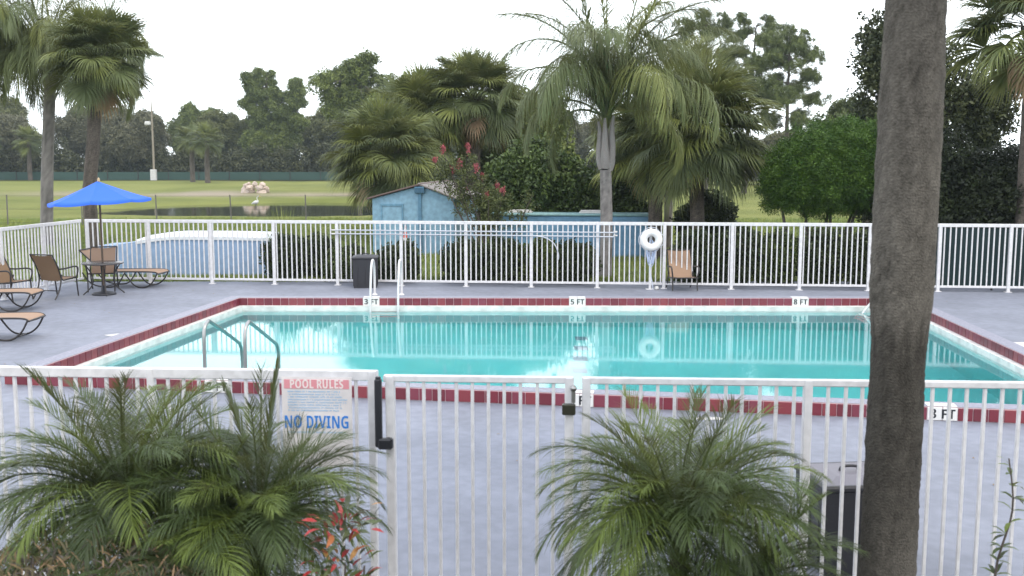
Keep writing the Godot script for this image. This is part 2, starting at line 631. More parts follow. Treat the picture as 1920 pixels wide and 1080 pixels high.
	for k in 4:
		M.p_up.append(feather(1.02 - 0.04 * k, 1.42 - 0.14 * k, 0.5 + 0.3 * k, 58, 0.29, 0.003, 0.3, 0.4, 0.3, 11 + k))
		M.p_mid.append(feather(1.1 - 0.03 * k, 1.1 - 0.16 * k, 1.4 + 0.12 * k, 60, 0.3, 0.003, 0.5, 0.3, 0.3, 21 + k))
		M.p_low.append(feather(1.02 - 0.05 * k, 0.6 - 0.2 * k, 1.6 - 0.1 * k, 58, 0.28, 0.003, 0.6, 0.25, 0.3, 31 + k))
	# cabbage palm fans
	M.f_up = []
	M.f_mid = []
	M.f_low = []
	for k in 4:
		M.f_up.append(fan(0.85 + 0.1 * (k % 2), 0.9, 1.5 - 0.17 * k, 0.3 + 0.05 * k, 58, 0.35 + 0.06 * k, 201 + k))
		M.f_mid.append(fan(0.9 + 0.12 * (k % 2), 0.92, 0.85 - 0.17 * k, 0.4, 58, 0.6 + 0.05 * k, 211 + k))
		M.f_low.append(fan(0.95 + 0.1 * (k % 2), 0.92, 0.15 - 0.22 * k, 0.45, 56, 0.75, 221 + k))
	M.f_dead = [fan(0.9, 0.85, -0.8, 0.6, 26, 0.9, 27), fan(0.8, 0.8, -1.0, 0.5, 26, 0.9, 28)]

# ------------------------------------------------------------------ ground, pond
func ground_height(x: float, z: float) -> float:
	var y := -0.06
	var dx := (x + 14.0) / 11.5
	var dz := (z + 65.0) / 11.0
	var e := dx * dx + dz * dz + 0.25 * noise.get_noise_2d(x * 3.0, z * 3.0)
	if e < 1.25: y -= 0.75 * smoothstep(1.25, 0.7, e)
	if z < -50 and e > 1.0: y += 0.12 * noise.get_noise_2d(x, z)
	# a low bank beyond the pond
	y += 0.3 * exp(-pow((z + 90.0) / 4.0, 2)) * (0.7 + noise.get_noise_2d(x * 2.0, 5.0)) * smoothstep(12.0, -8.0, x)
	return y

func terrain() -> void:
	var xs := []
	var zs := []
	var x := -260.0
	while x <= 260.0:
		xs.append(x)
		x += 1.0 if x > -42 and x < 30 else 8.0
	var z := 8.0
	while z >= -330.0:
		zs.append(z)
		z -= 0.8 if z < -44 and z > -100 else (1.5 if z > -44 else 8.0)
	xs.append_array([-14.0, 12.6])
	zs.append_array([-6.62, -24.7])
	xs.sort()
	zs.sort()
	zs.reverse()
	var v := PackedVector3Array()
	var c := PackedColorArray()
	var ix := PackedInt32Array()
	var patch := FastNoiseLite.new()
	patch.seed = 77
	patch.frequency = 0.12
	for zz in zs:
		for xx in xs:
			var y := ground_height(xx, zz)
			v.append(Vector3(xx, y, zz))
			var n := patch.get_noise_2d(xx, zz)
			var g := Color(0.2, 0.235, 0.065).lerp(Color(0.34, 0.355, 0.115), clamp(0.5 + n * 0.8, 0, 1))
			if zz > -6.7: g = Color(0.09, 0.065, 0.045)
			var sand: float = exp(-pow((zz + 85.0 + 3.0 * noise.get_noise_2d(xx * 2, 9)) / 3.0, 2)) * clamp(0.6 + noise.get_noise_2d(xx * 4.0, 2.0) * 1.4, 0, 1) * smoothstep(12.0, -8.0, xx)
			g = g.lerp(Color(0.5, 0.41, 0.34), sand * 0.85)
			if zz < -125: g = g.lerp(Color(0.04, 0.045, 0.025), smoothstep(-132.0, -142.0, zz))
			c.append(g)
	var nx := xs.size()
	for j in zs.size() - 1:
		for i in nx - 1:
			if xs[i] >= -14.01 and xs[i + 1] <= 12.61 and zs[j] <= -6.61 and zs[j + 1] >= -24.71: continue
			var a := j * nx + i
			ix.append_array([a, a + nx, a + 1, a + 1, a + nx, a + nx + 1])
	var arr := []
	arr.resize(Mesh.ARRAY_MAX)
	arr[Mesh.ARRAY_VERTEX] = v
	arr[Mesh.ARRAY_COLOR] = c
	arr[Mesh.ARRAY_INDEX] = ix
	var am := ArrayMesh.new()
	am.add_surface_from_arrays(Mesh.PRIMITIVE_TRIANGLES, arr)
	var st := SurfaceTool.new()
	st.create_from(am, 0)
	var gm := worn(Color.WHITE, 0.95, noise_tex(0.05, 0.65, 1.0, 5, 41), 0.7, noise_tex(0.15, 0, 1, 3, 42), 3.0)
	gm.vertex_color_use_as_albedo = true
	gm.metallic_specular = 0.2
	var g := build("ground", st, gm)
	tag(g, "grassy ground with a sandy bank reaching back to the far trees", "", "", "structure")
	# pond
	st = begin()
	st.set_smooth_group(-1)
	for k in 40:
		var a := TAU * k / 40
		var b := TAU * (k + 1) / 40
		for p in [Vector3(-14, -0.34, -65), Vector3(-14 + cos(b) * 12.6, -0.34, -65 + sin(b) * 12.0), Vector3(-14 + cos(a) * 12.6, -0.34, -65 + sin(a) * 12.0)]: st.add_vertex(p)
	var wm := mat(lin(0.02, 0.024, 0.014), 0.06)
	wm.normal_enabled = true
	wm.uv1_triplanar = true
	wm.uv1_world_triplanar = true
	wm.uv1_scale = Vector3.ONE * 0.4
	var nt := NoiseTexture2D.new()
	nt.seamless = true
	nt.as_normal_map = true
	nt.bump_strength = 1.5
	nt.noise = FastNoiseLite.new()
	nt.noise.seed = 4
	nt.noise.frequency = 0.02
	wm.normal_texture = nt
	wm.normal_scale = 0.06
	tag(build("pond_water", st, wm), "dark still pond water beyond the grass", "", "", "structure")
	# grass tufts close behind the fence
	var tuft := Leaves.new()
	var r := RandomNumberGenerator.new()
	r.seed = 5
	for i in 26:
		var p := Vector3(r.randf_range(-0.25, 0.25), 0, r.randf_range(-0.25, 0.25))
		var d := Vector3(r.randf_range(-0.5, 0.5), 1, r.randf_range(-0.5, 0.5)).normalized() * r.randf_range(0.05, 0.13)
		tuft.strip([p, p + d * 0.6, p + d + Vector3(d.x, -0.01, d.z) * 0.4], [0.006, 0.005, 0.001], Vector3(r.randf_range(-1, 1), 0, r.randf_range(-1, 1)).normalized())
	var buf := PackedFloat32Array()
	var n := 26000
	buf.resize(n * 16)
	for i in n:
		var zz := -24.9 - 26.0 * pow(r.randf(), 1.6)
		var xx := r.randf_range(-18, 18) * (-zz / 30.0)
		var s := r.randf_range(0.7, 1.5)
		var a := r.randf() * TAU
		var k := i * 16
		buf[k] = cos(a) * s; buf[k + 2] = sin(a) * s; buf[k + 3] = xx
		buf[k + 5] = s; buf[k + 7] = ground_height(xx, zz)
		buf[k + 8] = -sin(a) * s; buf[k + 10] = cos(a) * s; buf[k + 11] = zz
		var t := r.randf()
		buf[k + 12] = lerp(0.12, 0.25, t); buf[k + 13] = lerp(0.18, 0.28, t); buf[k + 14] = 0.06; buf[k + 15] = 1
	var mm := MultiMesh.new()
	mm.transform_format = MultiMesh.TRANSFORM_3D
	mm.use_colors = true
	mm.mesh = tuft.mesh()
	mm.instance_count = n
	mm.buffer = buf
	var go := MultiMeshInstance3D.new()
	go.name = "grass"
	go.multimesh = mm
	go.material_override = M.leaf
	add_child(go)
	tag(go, "short mown grass behind the far pool fence", "grass", "", "stuff")

# ------------------------------------------------------------------ pool
const BL := Vector3(-5.45, 0, -20.6)
const BR := Vector3(7.73, 0, -20.55)
const FR := Vector3(7.02, 0, -11.31)
const FL := Vector3(-6.33, 0, -13.5)
const CURB := 0.25
const RISE := 0.16

func corners(out: float) -> Array:
	var c := [BL, BR, FR, FL]
	var res := []
	for i in 4:
		var p: Vector3 = c[(i + 3) % 4]
		var q: Vector3 = c[i]
		var n: Vector3 = c[(i + 1) % 4]
		var d0 := (q - p).normalized()
		var d1 := (n - q).normalized()
		var o0 := Vector3(d0.z, 0, -d0.x)
		var o1 := Vector3(d1.z, 0, -d1.x)
		var m := (o0 + o1)
		res.append(q + m * (out / (0.5 * m.length_squared())))
	return res

func at_h(v: Vector3, h: float) -> Vector3: return Vector3(v.x, h, v.z)

func pool() -> void:
	var p := Node3D.new()
	p.name = "swimming_pool"
	add_child(p)
	tag(p, "long outdoor swimming pool edged by a low curb of maroon tiles", "swimming pool", "", "structure")
	var ci := corners(0)
	var co := corners(CURB)
	var st := begin()
	# curb: top, inner face, outer face
	for i in 4:
		var j := (i + 1) % 4
		quad(st, at_h(ci[i], RISE), at_h(ci[j], RISE), at_h(co[j], RISE), at_h(co[i], RISE))
	build("curb_top", st, M.curb_top, p)
	st = begin()
	for i in 4:
		var j := (i + 1) % 4
		quad(st, at_h(ci[i], -0.01), at_h(ci[j], -0.01), at_h(ci[j], RISE - 0.003), at_h(ci[i], RISE - 0.003))
		quad(st, at_h(co[j], -0.02), at_h(co[i], -0.02), at_h(co[i], RISE - 0.003), at_h(co[j], RISE - 0.003))
	build("curb_grout", st, M.grout, p)
	# white band with a small ledge down to just under the water
	var cb := corners(-0.1)
	st = begin()
	for i in 4:
		var j := (i + 1) % 4
		quad(st, at_h(cb[i], 0.0), at_h(cb[j], 0.0), at_h(ci[j], 0.004), at_h(ci[i], 0.004))
		quad(st, at_h(cb[i], -0.28), at_h(cb[j], -0.28), at_h(cb[j], 0.0), at_h(cb[i], 0.0))
	build("waterline_band", st, worn(lin(0.78, 0.77, 0.74), 0.55, M.cloudy, 0.6), p)
	# basin, shallow on the left
	var cw := corners(-0.09)
	var dep := [-1.2, -2.4, -2.4, -1.2]
	st = begin()
	for i in 4:
		var j := (i + 1) % 4
		quad(st, at_h(cw[i], dep[i]), at_h(cw[j], dep[j]), at_h(cw[j], -0.27), at_h(cw[i], -0.27))
	quad(st, at_h(cw[3], dep[3]), at_h(cw[2], dep[2]), at_h(cw[1], dep[1]), at_h(cw[0], dep[0]))
	build("basin", st, M.basin, p)
	# steps at the left front corner
	for k in 3:
		st = begin()
		box(st, Vector3(-3.85, -0.95 + 0.11 - k * 0.12, -13.55 - k * 0.32), Vector3(1.9, 0.9 - k * 0.24, 0.34), 0.02, Basis(Vector3.UP, -0.162))
		build("step", st, M.basin, p)
	# a short row of dark tiles set in the floor
	for k in 4:
		st = begin()
		box(st, Vector3.ZERO, Vector3(0.24, 0.012, 0.36), 0.004)
		var fx := 1.3 - k * 0.07
		var fz := -19.2 + k * 0.9
		build("floor_tile", st, mat(lin(0.02, 0.14, 0.2), 0.4), p, Transform3D(Basis(Vector3.BACK, -0.089), Vector3(fx, lerp(-1.2, -2.4, (fx + 5.6) / 13.1) + 0.01, fz)))
	# tiles
	var tm := begin()
	box(tm, Vector3.ZERO, Vector3(0.155, 0.142, 0.012), 0.004)
	var tile := done(tm)
	var marks := {0: [[0.2, "3 FT"], [0.514, "5 FT"], [0.854, "8 FT"]], 2: [[0.173, "8 FT"], [0.463, "5 FT"], [0.79, "3 FT"]]}
	for i in 4:
		var j := (i + 1) % 4
		for face in 2:
			if (face == 0) == (i == 2): continue     # the near side shows its deck face, the others their water face
			var a: Vector3 = ci[i] if face == 0 else co[j]
			var b: Vector3 = ci[j] if face == 0 else co[i]
			var d := (b - a).normalized()
			var L := (b - a).length()
			var n := int(round(L / 0.164))
			var outw := d.cross(Vector3.UP)   # away from the curb body
			var bs := Basis(d, Vector3.UP, d.cross(Vector3.UP))
			var skip := []
			for mk in marks.get(i, []):
				var f: float = mk[0] if face == 0 else 1.0 - mk[0]
				var c0 := int(f * n) - 1
				for q in 2: skip.append(c0 + q)
				depth_marker(p, a + d * (c0 + 1) * L / n + outw * 0.004, bs, mk[1], L / n * 2.0)
			for k in n:
				if k in skip: continue
				put("tile", tile, M.tiles[rng.randi() % 4], p, Transform3D(bs.rotated(d, rng.randf_range(-0.02, 0.02)), a + d * (k + 0.5) * L / n + outw * (0.004 + rng.randf_range(0, 0.002)) + Vector3(0, RISE * 0.5 - 0.003, 0)).scaled_local(Vector3(L / n / 0.164, 1, 1)))
	# water
	var wc := corners(-0.095)
	st = begin()
	var N := 60
	st.set_smooth_group(-1)
	quad(st, at_h(wc[3], -0.09), at_h(wc[2], -0.09), at_h(wc[1], -0.09), at_h(wc[0], -0.09))
	var wm := mat(Color(0.9, 1.0, 1.0, 0.02), 0.045)
	wm.refraction_enabled = true
	wm.refraction_scale = 0.033
	wm.normal_enabled = true
	wm.uv1_triplanar = true
	wm.uv1_world_triplanar = true
	wm.uv1_scale = Vector3(0.22, 0.22, 0.22)
	var nt := NoiseTexture2D.new()
	nt.width = 1024
	nt.height = 1024
	nt.seamless = true
	nt.as_normal_map = true
	nt.bump_strength = 2.0
	nt.noise = FastNoiseLite.new()
	nt.noise.seed = 14
	nt.noise.frequency = 0.009
	nt.noise.fractal_octaves = 3
	wm.normal_texture = nt
	wm.normal_scale = 0.014
	tag(build("pool_water", st, wm), "still turquoise water filling the swimming pool", "", "", "structure")

func depth_marker(p: Node3D, at: Vector3, bs: Basis, s: String, w: float) -> void:
	var st := begin()
	for k in 2: box(st, Vector3((k - 0.5) * w / 2, RISE / 2 - 0.002, 0.002), Vector3(w / 2 - 0.006, RISE - 0.012, 0.016), 0.004)
	for k in 2: box(st, Vector3((k - 0.5) * w / 2, RISE + 0.003, -0.085), Vector3(w / 2 - 0.006, 0.012, 0.15), 0.004)
	var m := build("depth_marker", st, M.marker, p, Transform3D(bs, at))
	var tm := text(s, 0.105, 0.003)
	put("depth_figure", tm, M.black, m, Transform3D(Basis(), Vector3(0, RISE / 2 - 0.002, 0.0115)))

# ------------------------------------------------------------------ deck, fences, gate
func deck_and_fences() -> void:
	var co := corners(CURB - 0.004)
	var o := [Vector3(-14, 0, -24.7), Vector3(12.6, 0, -24.7), Vector3(12.6, 0, -6.62), Vector3(-14, 0, -6.62)]
	var st := begin()
	for i in 4:
		var j := (i + 1) % 4
		quad(st, co[i], co[j], o[j], o[i])
		quad(st, at_h(o[j], -0.2), at_h(o[i], -0.2), o[i], o[j])
	tag(build("pool_deck", st, M.deck), "wide blue grey painted concrete deck round the pool", "", "", "structure")
	# worn pale patches beside the curb
	var patch := worn(lin(0.62, 0.6, 0.58), 0.7, M.fine, 2.0)
	for q in [[Vector3(-6.35, 0, -17.1), 0.42, 0.16, "pale worn paint patch on the deck by the left curb"], [Vector3(8.1, 0, -16.2), 0.4, 0.22, "pale worn paint patch on the deck by the right curb"], [Vector3(2.25, 0, -11.5), 0.16, 0.07, "small pale worn paint spot on the near deck by the curb"]]:
		st = begin()
		st.set_smooth_group(-1)
		for k in 14:
			var pr := func(i: int) -> Vector3:
				var a := TAU * (i % 14) / 14
				var rr := 1.0 + 0.5 * noise.get_noise_2d(cos(a) * 60 + q[0].x * 90, sin(a) * 60)
				return Vector3(cos(a) * q[1] * rr, 0.004, -sin(a) * q[2] * rr)
			for v in [Vector3(0, 0.004, 0), pr.call(k + 1), pr.call(k)]: st.add_vertex(v)
		var w := build("paint_patch", st, patch, self, Transform3D(Basis(), q[0]))
		tag(w, q[3], "paint patch", "", "stuff")
	# far fence
	var a := Vector3(-10.05, 0, -24.5)
	var b := Vector3(12.4, 0, -22.55)
	var posts := []
	for k in 16: posts.append(0.03 + k * 1.5)
	fence_run("pool_fence", "long white metal picket fence along the far side of the deck", a, b, 1.5, 0.1165, posts.filter(func(x): return x < (b - a).length()), 0.075, 0.027, 0.07)
	posts = []
	for k in 6: posts.append(1.5 + k * 1.5)
	fence_run("pool_fence", "white metal picket fence down the left side of the deck by the loungers", a + Vector3(-0.08, 0, 0.08), Vector3(-11.3, 0, -16.6), 1.5, 0.1165, posts.filter(func(x): return x < 7.6), 0.075, 0.027, 0.07)
	# near fence
	fence_run("pool_fence", "white picket fence section carrying the pool rules sign", Vector3(-5.4, 0, -7.11), Vector3(-0.9, 0, -6.86), 1.515, 0.1075, [0.5, 2.95, 4.465], 0.07, 0.022, 0.05, "fence", 0.0)
	fence_run("pool_fence", "white picket fence section behind the thick leaning palm trunk", Vector3(0.46, 0, -6.72), Vector3(5.2, 0, -6.47), 1.5, 0.1105, [0.03, 1.47, 3.4], 0.045, 0.022, 0.055, "fence", 0.0)
	# gate
	var ga := Vector3(-0.855, 0, -6.79)
	var gb := Vector3(0.405, 0, -6.725)
	var g := fence_run("pool_gate", "white metal picket gate with a black closer and a latch box", ga, gb, 1.5, 0.1075, [0.045, 1.235], 0.045, 0.022, 0.06, "gate", 0.0)
	st = begin()
	box(st, Vector3(-0.025, 1.255, 0.065), Vector3(0.045, 0.46, 0.05), 0.008)
	box(st, Vector3(0.02, 1.05, 0.072), Vector3(0.1, 0.075, 0.055), 0.012)
	tube(st, [Vector3(-0.025, 1.44, 0.065), Vector3(-0.025, 1.5, 0.065)], [0.018], 10)
	build("gate_closer", st, M.black, g)
	st = begin()
	box(st, Vector3(1.232, 1.295, 0.062), Vector3(0.088, 0.07, 0.05), 0.006)
	build("latch_box", st, mat(lin(0.05, 0.05, 0.035), 0.35, 0.6), g)
	st = begin()
	tube(st, [Vector3(1.262, 1.34, 0.06), Vector3(1.262, 1.42, 0.06)], [0.014], 10)
	lathe(st, [[0.0, 1.415], [0.02, 1.42], [0.022, 1.44], [0.012, 1.455], [0.0, 1.458]], 12, Vector3(1.262, 0, 0.06))
	build("latch_knob", st, M.steel, g)
	# pool rules sign
	var sg := thing("pool_rules_sign", "faded white pool rules sign with blue lettering wired to the near fence", "sign", Vector3(-1.31, 0.86, -6.835), -0.055)
	st = begin()
	box(st, Vector3(0, 0.305, 0), Vector3(0.475, 0.62, 0.004))
	build("sign_board", st, worn(lin(0.84, 0.79, 0.78), 0.5, M.cloudy, 0.5), sg)
	var pink := mat(lin(0.62, 0.25, 0.28), 0.6)
	st = begin()
	box(st, Vector3(0, 0.566, 0.0035), Vector3(0.44, 0.062, 0.003))
	build("heading_band", st, pink, sg)
	put("heading", text("POOL RULES", 0.058, 0.002), mat(lin(0.72, 0.64, 0.62), 0.6), sg, Transform3D(Basis().scaled(Vector3(0.78, 1, 1)), Vector3(0.0, 0.566, 0.006)))
	put("warning", text("NO DIVING", 0.085, 0.002), mat(lin(0.03, 0.2, 0.6), 0.6), sg, Transform3D(Basis().scaled(Vector3(0.7, 1, 1)), Vector3(-0.005, 0.305, 0.0035)))
	st = begin()
	var r := RandomNumberGenerator.new()
	r.seed = 3
	for row in 9:
		var y := 0.515 - row * 0.0185
		if row > 7: y = 0.235
		var x := -0.195
		var end: float = [0.15, 0.145, 0.17, 0.205, 0.2, 0.16, 0.17, 0.15, 0.18][row]
		while x < end:
			if r.randf() < 0.16: x += 0.007
			var w := r.randf_range(0.003, 0.0055)
			box(st, Vector3(x, y, 0.003), Vector3(w * 0.5, 0.0115, 0.002))
			box(st, Vector3(x + w * 0.6, y + r.randf_range(-0.004, 0.004), 0.0031), Vector3(w, 0.003, 0.002))
			x += w + 0.0038
	var fp := build("fine_print", st, mat(lin(0.25, 0.45, 0.66), 0.6), sg)
	tag(fp, "", "", "", "stuff")

# ------------------------------------------------------------------ shed, blue walls, bank things
func house_and_basins() -> void:
	var blue := worn(lin(0.23, 0.4, 0.52), 0.7, M.cloudy, 0.8)
	var dark_blue := mat(lin(0.06, 0.15, 0.23), 0.6)
	var s := thing("garden_shed", "small pale blue shed with a low gable and pale debris on its roof", "shed", Vector3(-4.3, 0, -32.1), -0.122)
	var W := 2.55
	var D := 4.6
	var E := 1.68
	var R := 2.08
	var RX := 1.5
	var st := begin()
	st.set_smooth_group(-1)
	for zz in [0.0, -D]:
		var f := [Vector3(0, -0.1, zz), Vector3(W, -0.1, zz), Vector3(W, E, zz), Vector3(RX, R, zz), Vector3(0, E, zz)]
		for k in [[0, 1, 2], [0, 2, 3], [0, 3, 4]]:
			var q: Array = k if zz < 0 else [k[0], k[2], k[1]]
			for i in q: st.add_vertex(f[i])
	quad(st, Vector3(W, -0.1, 0), Vector3(W, -0.1, -D), Vector3(W, E, -D), Vector3(W, E, 0))
	quad(st, Vector3(0, -0.1, -D), Vector3(0, -0.1, 0), Vector3(0, E, 0), Vector3(0, E, -D))
	build("wall", st, blue, s)
	var l := Vector3(RX, R - E, 0)
	st = begin()
	box(st, Vector3(RX / 2 - 0.05, (R + E) / 2 + 0.035, -D / 2), Vector3(l.length() + 0.22, 0.05, D + 0.24), 0.01, Basis(Vector3.BACK, atan2(R - E, RX)))
	var lr := build("roof", st, worn(lin(0.16, 0.11, 0.1), 0.9, M.fine, 2.0), s)
	lr.set_meta("label", "brown left roof slope")
	st = begin()
	box(st, Vector3((RX + W) / 2 + 0.06, (R + E) / 2 + 0.03, -D / 2), Vector3(Vector3(W - RX, R - E, 0).length() + 0.24, 0.05, D + 0.24), 0.01, Basis(Vector3.BACK, -atan2(R - E, W - RX)))
	var rr := build("roof", st, worn(lin(0.46, 0.42, 0.4), 0.9, noise_tex(0.05, 0.4, 1.0, 4, 61), 1.2), s)
	rr.set_meta("label", "weathered pale grey right roof slope")
	st = begin()
	box(st, Vector3(0.62, 0.72, 0.012), Vector3(0.62, 1.5, 0.03), 0.008)
	var dr := build("door", st, blue, s)
	st = begin()
	for q in [[0.3, 0.72, 0.04, 1.56], [0.95, 0.72, 0.04, 1.56]]: box(st, Vector3(q[0], q[1], 0.02), Vector3(q[2], q[3], 0.05))
	box(st, Vector3(0.62, 1.5, 0.022), Vector3(0.72, 0.06, 0.055))
	build("door_frame", st, worn(lin(0.14, 0.3, 0.42), 0.7, M.cloudy, 0.8), s)
	st = begin()
	lathe(st, [[0, -0.03], [0.03, 0], [0, 0.03]], 8, Vector3(0.84, 0.72, 0.06))
	build("handle", st, M.darksteel, dr)
	st = begin()
	box(st, Vector3(RX, 0.92, 0.03), Vector3(0.1, 1.9, 0.055))
	build("centre_post", st, worn(lin(0.1, 0.23, 0.34), 0.7, M.cloudy, 1.0), s)
	st = begin()
	box(st, Vector3(RX, R - 0.12, 0.06), Vector3(0.3, 0.2, 0.13), 0.01)
	for k in 4: box(st, Vector3(RX, R - 0.18 + k * 0.04, 0.13), Vector3(0.26, 0.012, 0.03))
	build("gable_vent", st, dark_blue, s)
	# left blue wall with its pale rim, just behind the fence
	var wall_blue := worn(lin(0.25, 0.36, 0.52), 0.7, noise_tex(0.02, 0.9, 1.0, 4, 71), 0.5)
	var rim_mat := worn(lin(0.74, 0.78, 0.8), 0.6, M.cloudy, 1.0)
	var b := thing("low_blue_wall", "long low blue painted wall with a pale rounded rim behind the umbrella table", "wall", Vector3(-10.35, -0.07, -25.95), -0.06)
	var prof := []
	for k in 15:
		var f := k / 14.0
		prof.append(Vector3(f * 4.5, 0.82 + 0.22 * smoothstep(0.0, 0.45, f) - 0.02 * smoothstep(0.7, 1.0, f), 0))
	st = begin()
	for k in 14:
		var p0: Vector3 = prof[k]
		var p1: Vector3 = prof[k + 1]
		quad(st, Vector3(p0.x, -0.1, 0), Vector3(p1.x, -0.1, 0), p1, p0)
		quad(st, p0, p1, p1 + Vector3(0, 0, -0.9), p0 + Vector3(0, 0, -0.9))
		quad(st, Vector3(p1.x, -0.1, -0.9), Vector3(p0.x, -0.1, -0.9), p0 + Vector3(0, 0, -0.9), p1 + Vector3(0, 0, -0.9))
	for k in [0, 14]:
		var p: Vector3 = prof[k]
		quad(st, Vector3(p.x, -0.1, -0.9), Vector3(p.x, -0.1, 0), p, p + Vector3(0, 0, -0.9))
	build("wall_body", st, wall_blue, b)
	st = begin()
	for k in range(3, 14):
		var p0: Vector3 = prof[k]
		var p1: Vector3 = prof[k + 1]
		var up := Vector3(0, 0.05, 0)
		var fr := Vector3(0, -0.06, 0.03)
		quad(st, p0 + fr, p1 + fr, p1 + Vector3(0, 0.02, 0.03), p0 + Vector3(0, 0.02, 0.03))
		quad(st, p0 + Vector3(0, 0.02, 0.03), p1 + Vector3(0, 0.02, 0.03), p1 + up + Vector3(0, 0, -0.05), p0 + up + Vector3(0, 0, -0.05))
		quad(st, p0 + up + Vector3(0, 0, -0.05), p1 + up + Vector3(0, 0, -0.05), p1 + up + Vector3(0, 0.05, -0.95), p0 + up + Vector3(0, 0.05, -0.95))
	build("rim", st, rim_mat, b)
	# right blue wall
	var c := thing("low_blue_wall", "low blue wall with a pale cap beyond the grass behind the life ring", "wall", Vector3(-0.6, 0, -31.6), -0.1)
	st = begin()
	box(st, Vector3(2.45, 0.55, 0), Vector3(4.9, 1.3, 0.3), 0.03)
	build("wall_body", st, worn(lin(0.16, 0.33, 0.5), 0.7, M.cloudy, 0.6), c)
	st = begin()
	box(st, Vector3(2.45, 1.235, -0.3), Vector3(5.0, 0.07, 1.0), 0.02)
	build("cap", st, worn(lin(0.25, 0.42, 0.43), 0.7, M.cloudy, 0.8), c)
	var i := 0
	for q in [[0.85, 0.75, "white board lying on the blue wall left of the grey palm trunk"], [3.1, 0.9, "white board lying on the blue wall right of the grey palm trunk"]]:
		var w := thing("white_board", q[2], "board", Vector3(-0.6 + q[0] * 0.995, 1.272, -31.6 + q[0] * 0.1 - 0.25), -0.1 + 0.04 * i)
		st = begin()
		box(st, Vector3(0, 0.02, 0), Vector3(q[1], 0.04, 0.35), 0.008)
		build("plank", st, M.plaster, w)
		st = begin()
		box(st, Vector3(0, 0.065, -0.1), Vector3(q[1] * 0.9, 0.045, 0.12), 0.008)
		build("batten", st, M.plaster, w)
		i += 1
	# traffic cone
	var t := thing("traffic_cone", "tall orange traffic cone with white bands in front of the shed", "traffic cone", Vector3(-3.1, -0.05, -30.2), 0.3)
	var orange := mat(lin(0.62, 0.07, 0.025), 0.45)
	st = begin()
	box(st, Vector3(0, 0.025, 0), Vector3(0.4, 0.05, 0.4), 0.012)
	build("base", st, M.black, t)
	for q in [[0.05, 0.52, 0.145, 0.083, orange], [0.52, 0.68, 0.083, 0.063, M.plaster], [0.68, 0.84, 0.063, 0.043, orange], [0.84, 0.94, 0.043, 0.031, M.plaster], [0.94, 1.1, 0.031, 0.014, orange]]:
		st = begin()
		lathe(st, [[q[2] + (0.002 if q[4] != orange else 0.0), q[0]], [q[3] + (0.002 if q[4] != orange else 0.0), q[1]]] + ([[0.0, q[1]]] if q[1] > 1.0 else []), 18)
		build("band" if q[4] != orange else "cone_body", st, q[4], t)
	# light pole far across the field
	var lp := thing("light_pole", "tall thin light pole standing on the far field before the trees", "light pole", Vector3(-47.9, -0.1, -140))
	st = begin()
	tube(st, [Vector3(0, 0, 0), Vector3(0.02, 6, 0), Vector3(0, 10.9, 0)], [0.16, 0.13, 0.09], 8)
	build("pole", st, worn(lin(0.3, 0.26, 0.2), 0.9, M.fine, 1.0), lp)
	st = begin()
	box(st, Vector3(-0.5, 7.6, 0.2), Vector3(0.8, 0.5, 0.4), 0.1)
	tube(st, [Vector3(0, 7.7, 0), Vector3(-0.5, 7.7, 0.15)], [0.04], 6)
	build("lamp_head", st, M.plaster, lp)
	st = begin()
	box(st, Vector3(0.05, 0.75, 0.35), Vector3(0.75, 1.5, 0.5), 0.04)
	build("service_box", st, M.plaster, lp)
	# far windscreen fence
	var ff := thing("screen_fence", "long low dark green screen fence along the far edge of the field", "fence", Vector3(-75, -0.1, -141))
	var green := worn(lin(0.03, 0.075, 0.06), 0.8, M.fine, 0.3)
	st = begin()
	box(st, Vector3(31, 0.62, 0), Vector3(62, 1.05, 0.04))
	build("screen", st, green, ff)
	st = begin()
	box(st, Vector3(0, 0.65, 0.06), Vector3(0.1, 1.3, 0.08))
	var pm := done(st)
	for k in 16: put("post", pm, M.darksteel, ff, Transform3D(Basis(), Vector3(k * 4.1, 0, 0)))
	# wire fence this side of the pond
	var wf := thing("wire_fence", "thin dark post and wire fence on this side of the pond", "fence", Vector3(-24, -0.06, -46), 0.0)
	st = begin()
	tube(st, [Vector3(0, 0, 0), Vector3(0, 1.38, 0)], [0.028], 6)
	pm = done(st)
	for k in 6: put("post", pm, mat(lin(0.12, 0.11, 0.1), 0.7), wf, Transform3D(Basis(Vector3.BACK, rng.randf_range(-0.03, 0.03)), Vector3(1.7 + k * 3.3, 0, 0)))
	for h in [0.15, 0.75, 1.33]:
		st = begin()
		tube(st, [Vector3(0, h, 0), Vector3(10, h - 0.01, 0), Vector3(19.5, h, 0)], [0.005], 5)
		build("wire", st, M.darksteel, wf)
	# boulders on the far bank
	var rk := [worn(lin(0.62, 0.5, 0.42), 0.9, M.fine, 0.8), worn(lin(0.52, 0.43, 0.37), 0.9, M.fine, 0.8)]
	var rp := thing("rock_pile", "pile of pale pinkish boulders on the far bank of the pond", "rocks", Vector3(-21.4, -0.1, -87.0))
	for k in 16:
		var rr2 := rng.randf_range(0.15, 0.34) * (1.0 - k * 0.02)
		put("rock", boulder(k + 1), rk[k % 2], rp, Transform3D(Basis.from_euler(Vector3(rng.randf() * 6, rng.randf() * 6, rng.randf() * 6)).scaled(Vector3(1.3, 1, 1) * rr2), Vector3(rng.randf_range(-1.1, 1.1) * (1 - k * 0.03), 0.15 + k * 0.055, rng.randf_range(-0.5, 0.5))))
	# egret
	var eg := thing("egret", "small white egret standing on the near bank of the pond", "bird", Vector3(-15.0, -0.1, -61.0))
	st = begin()
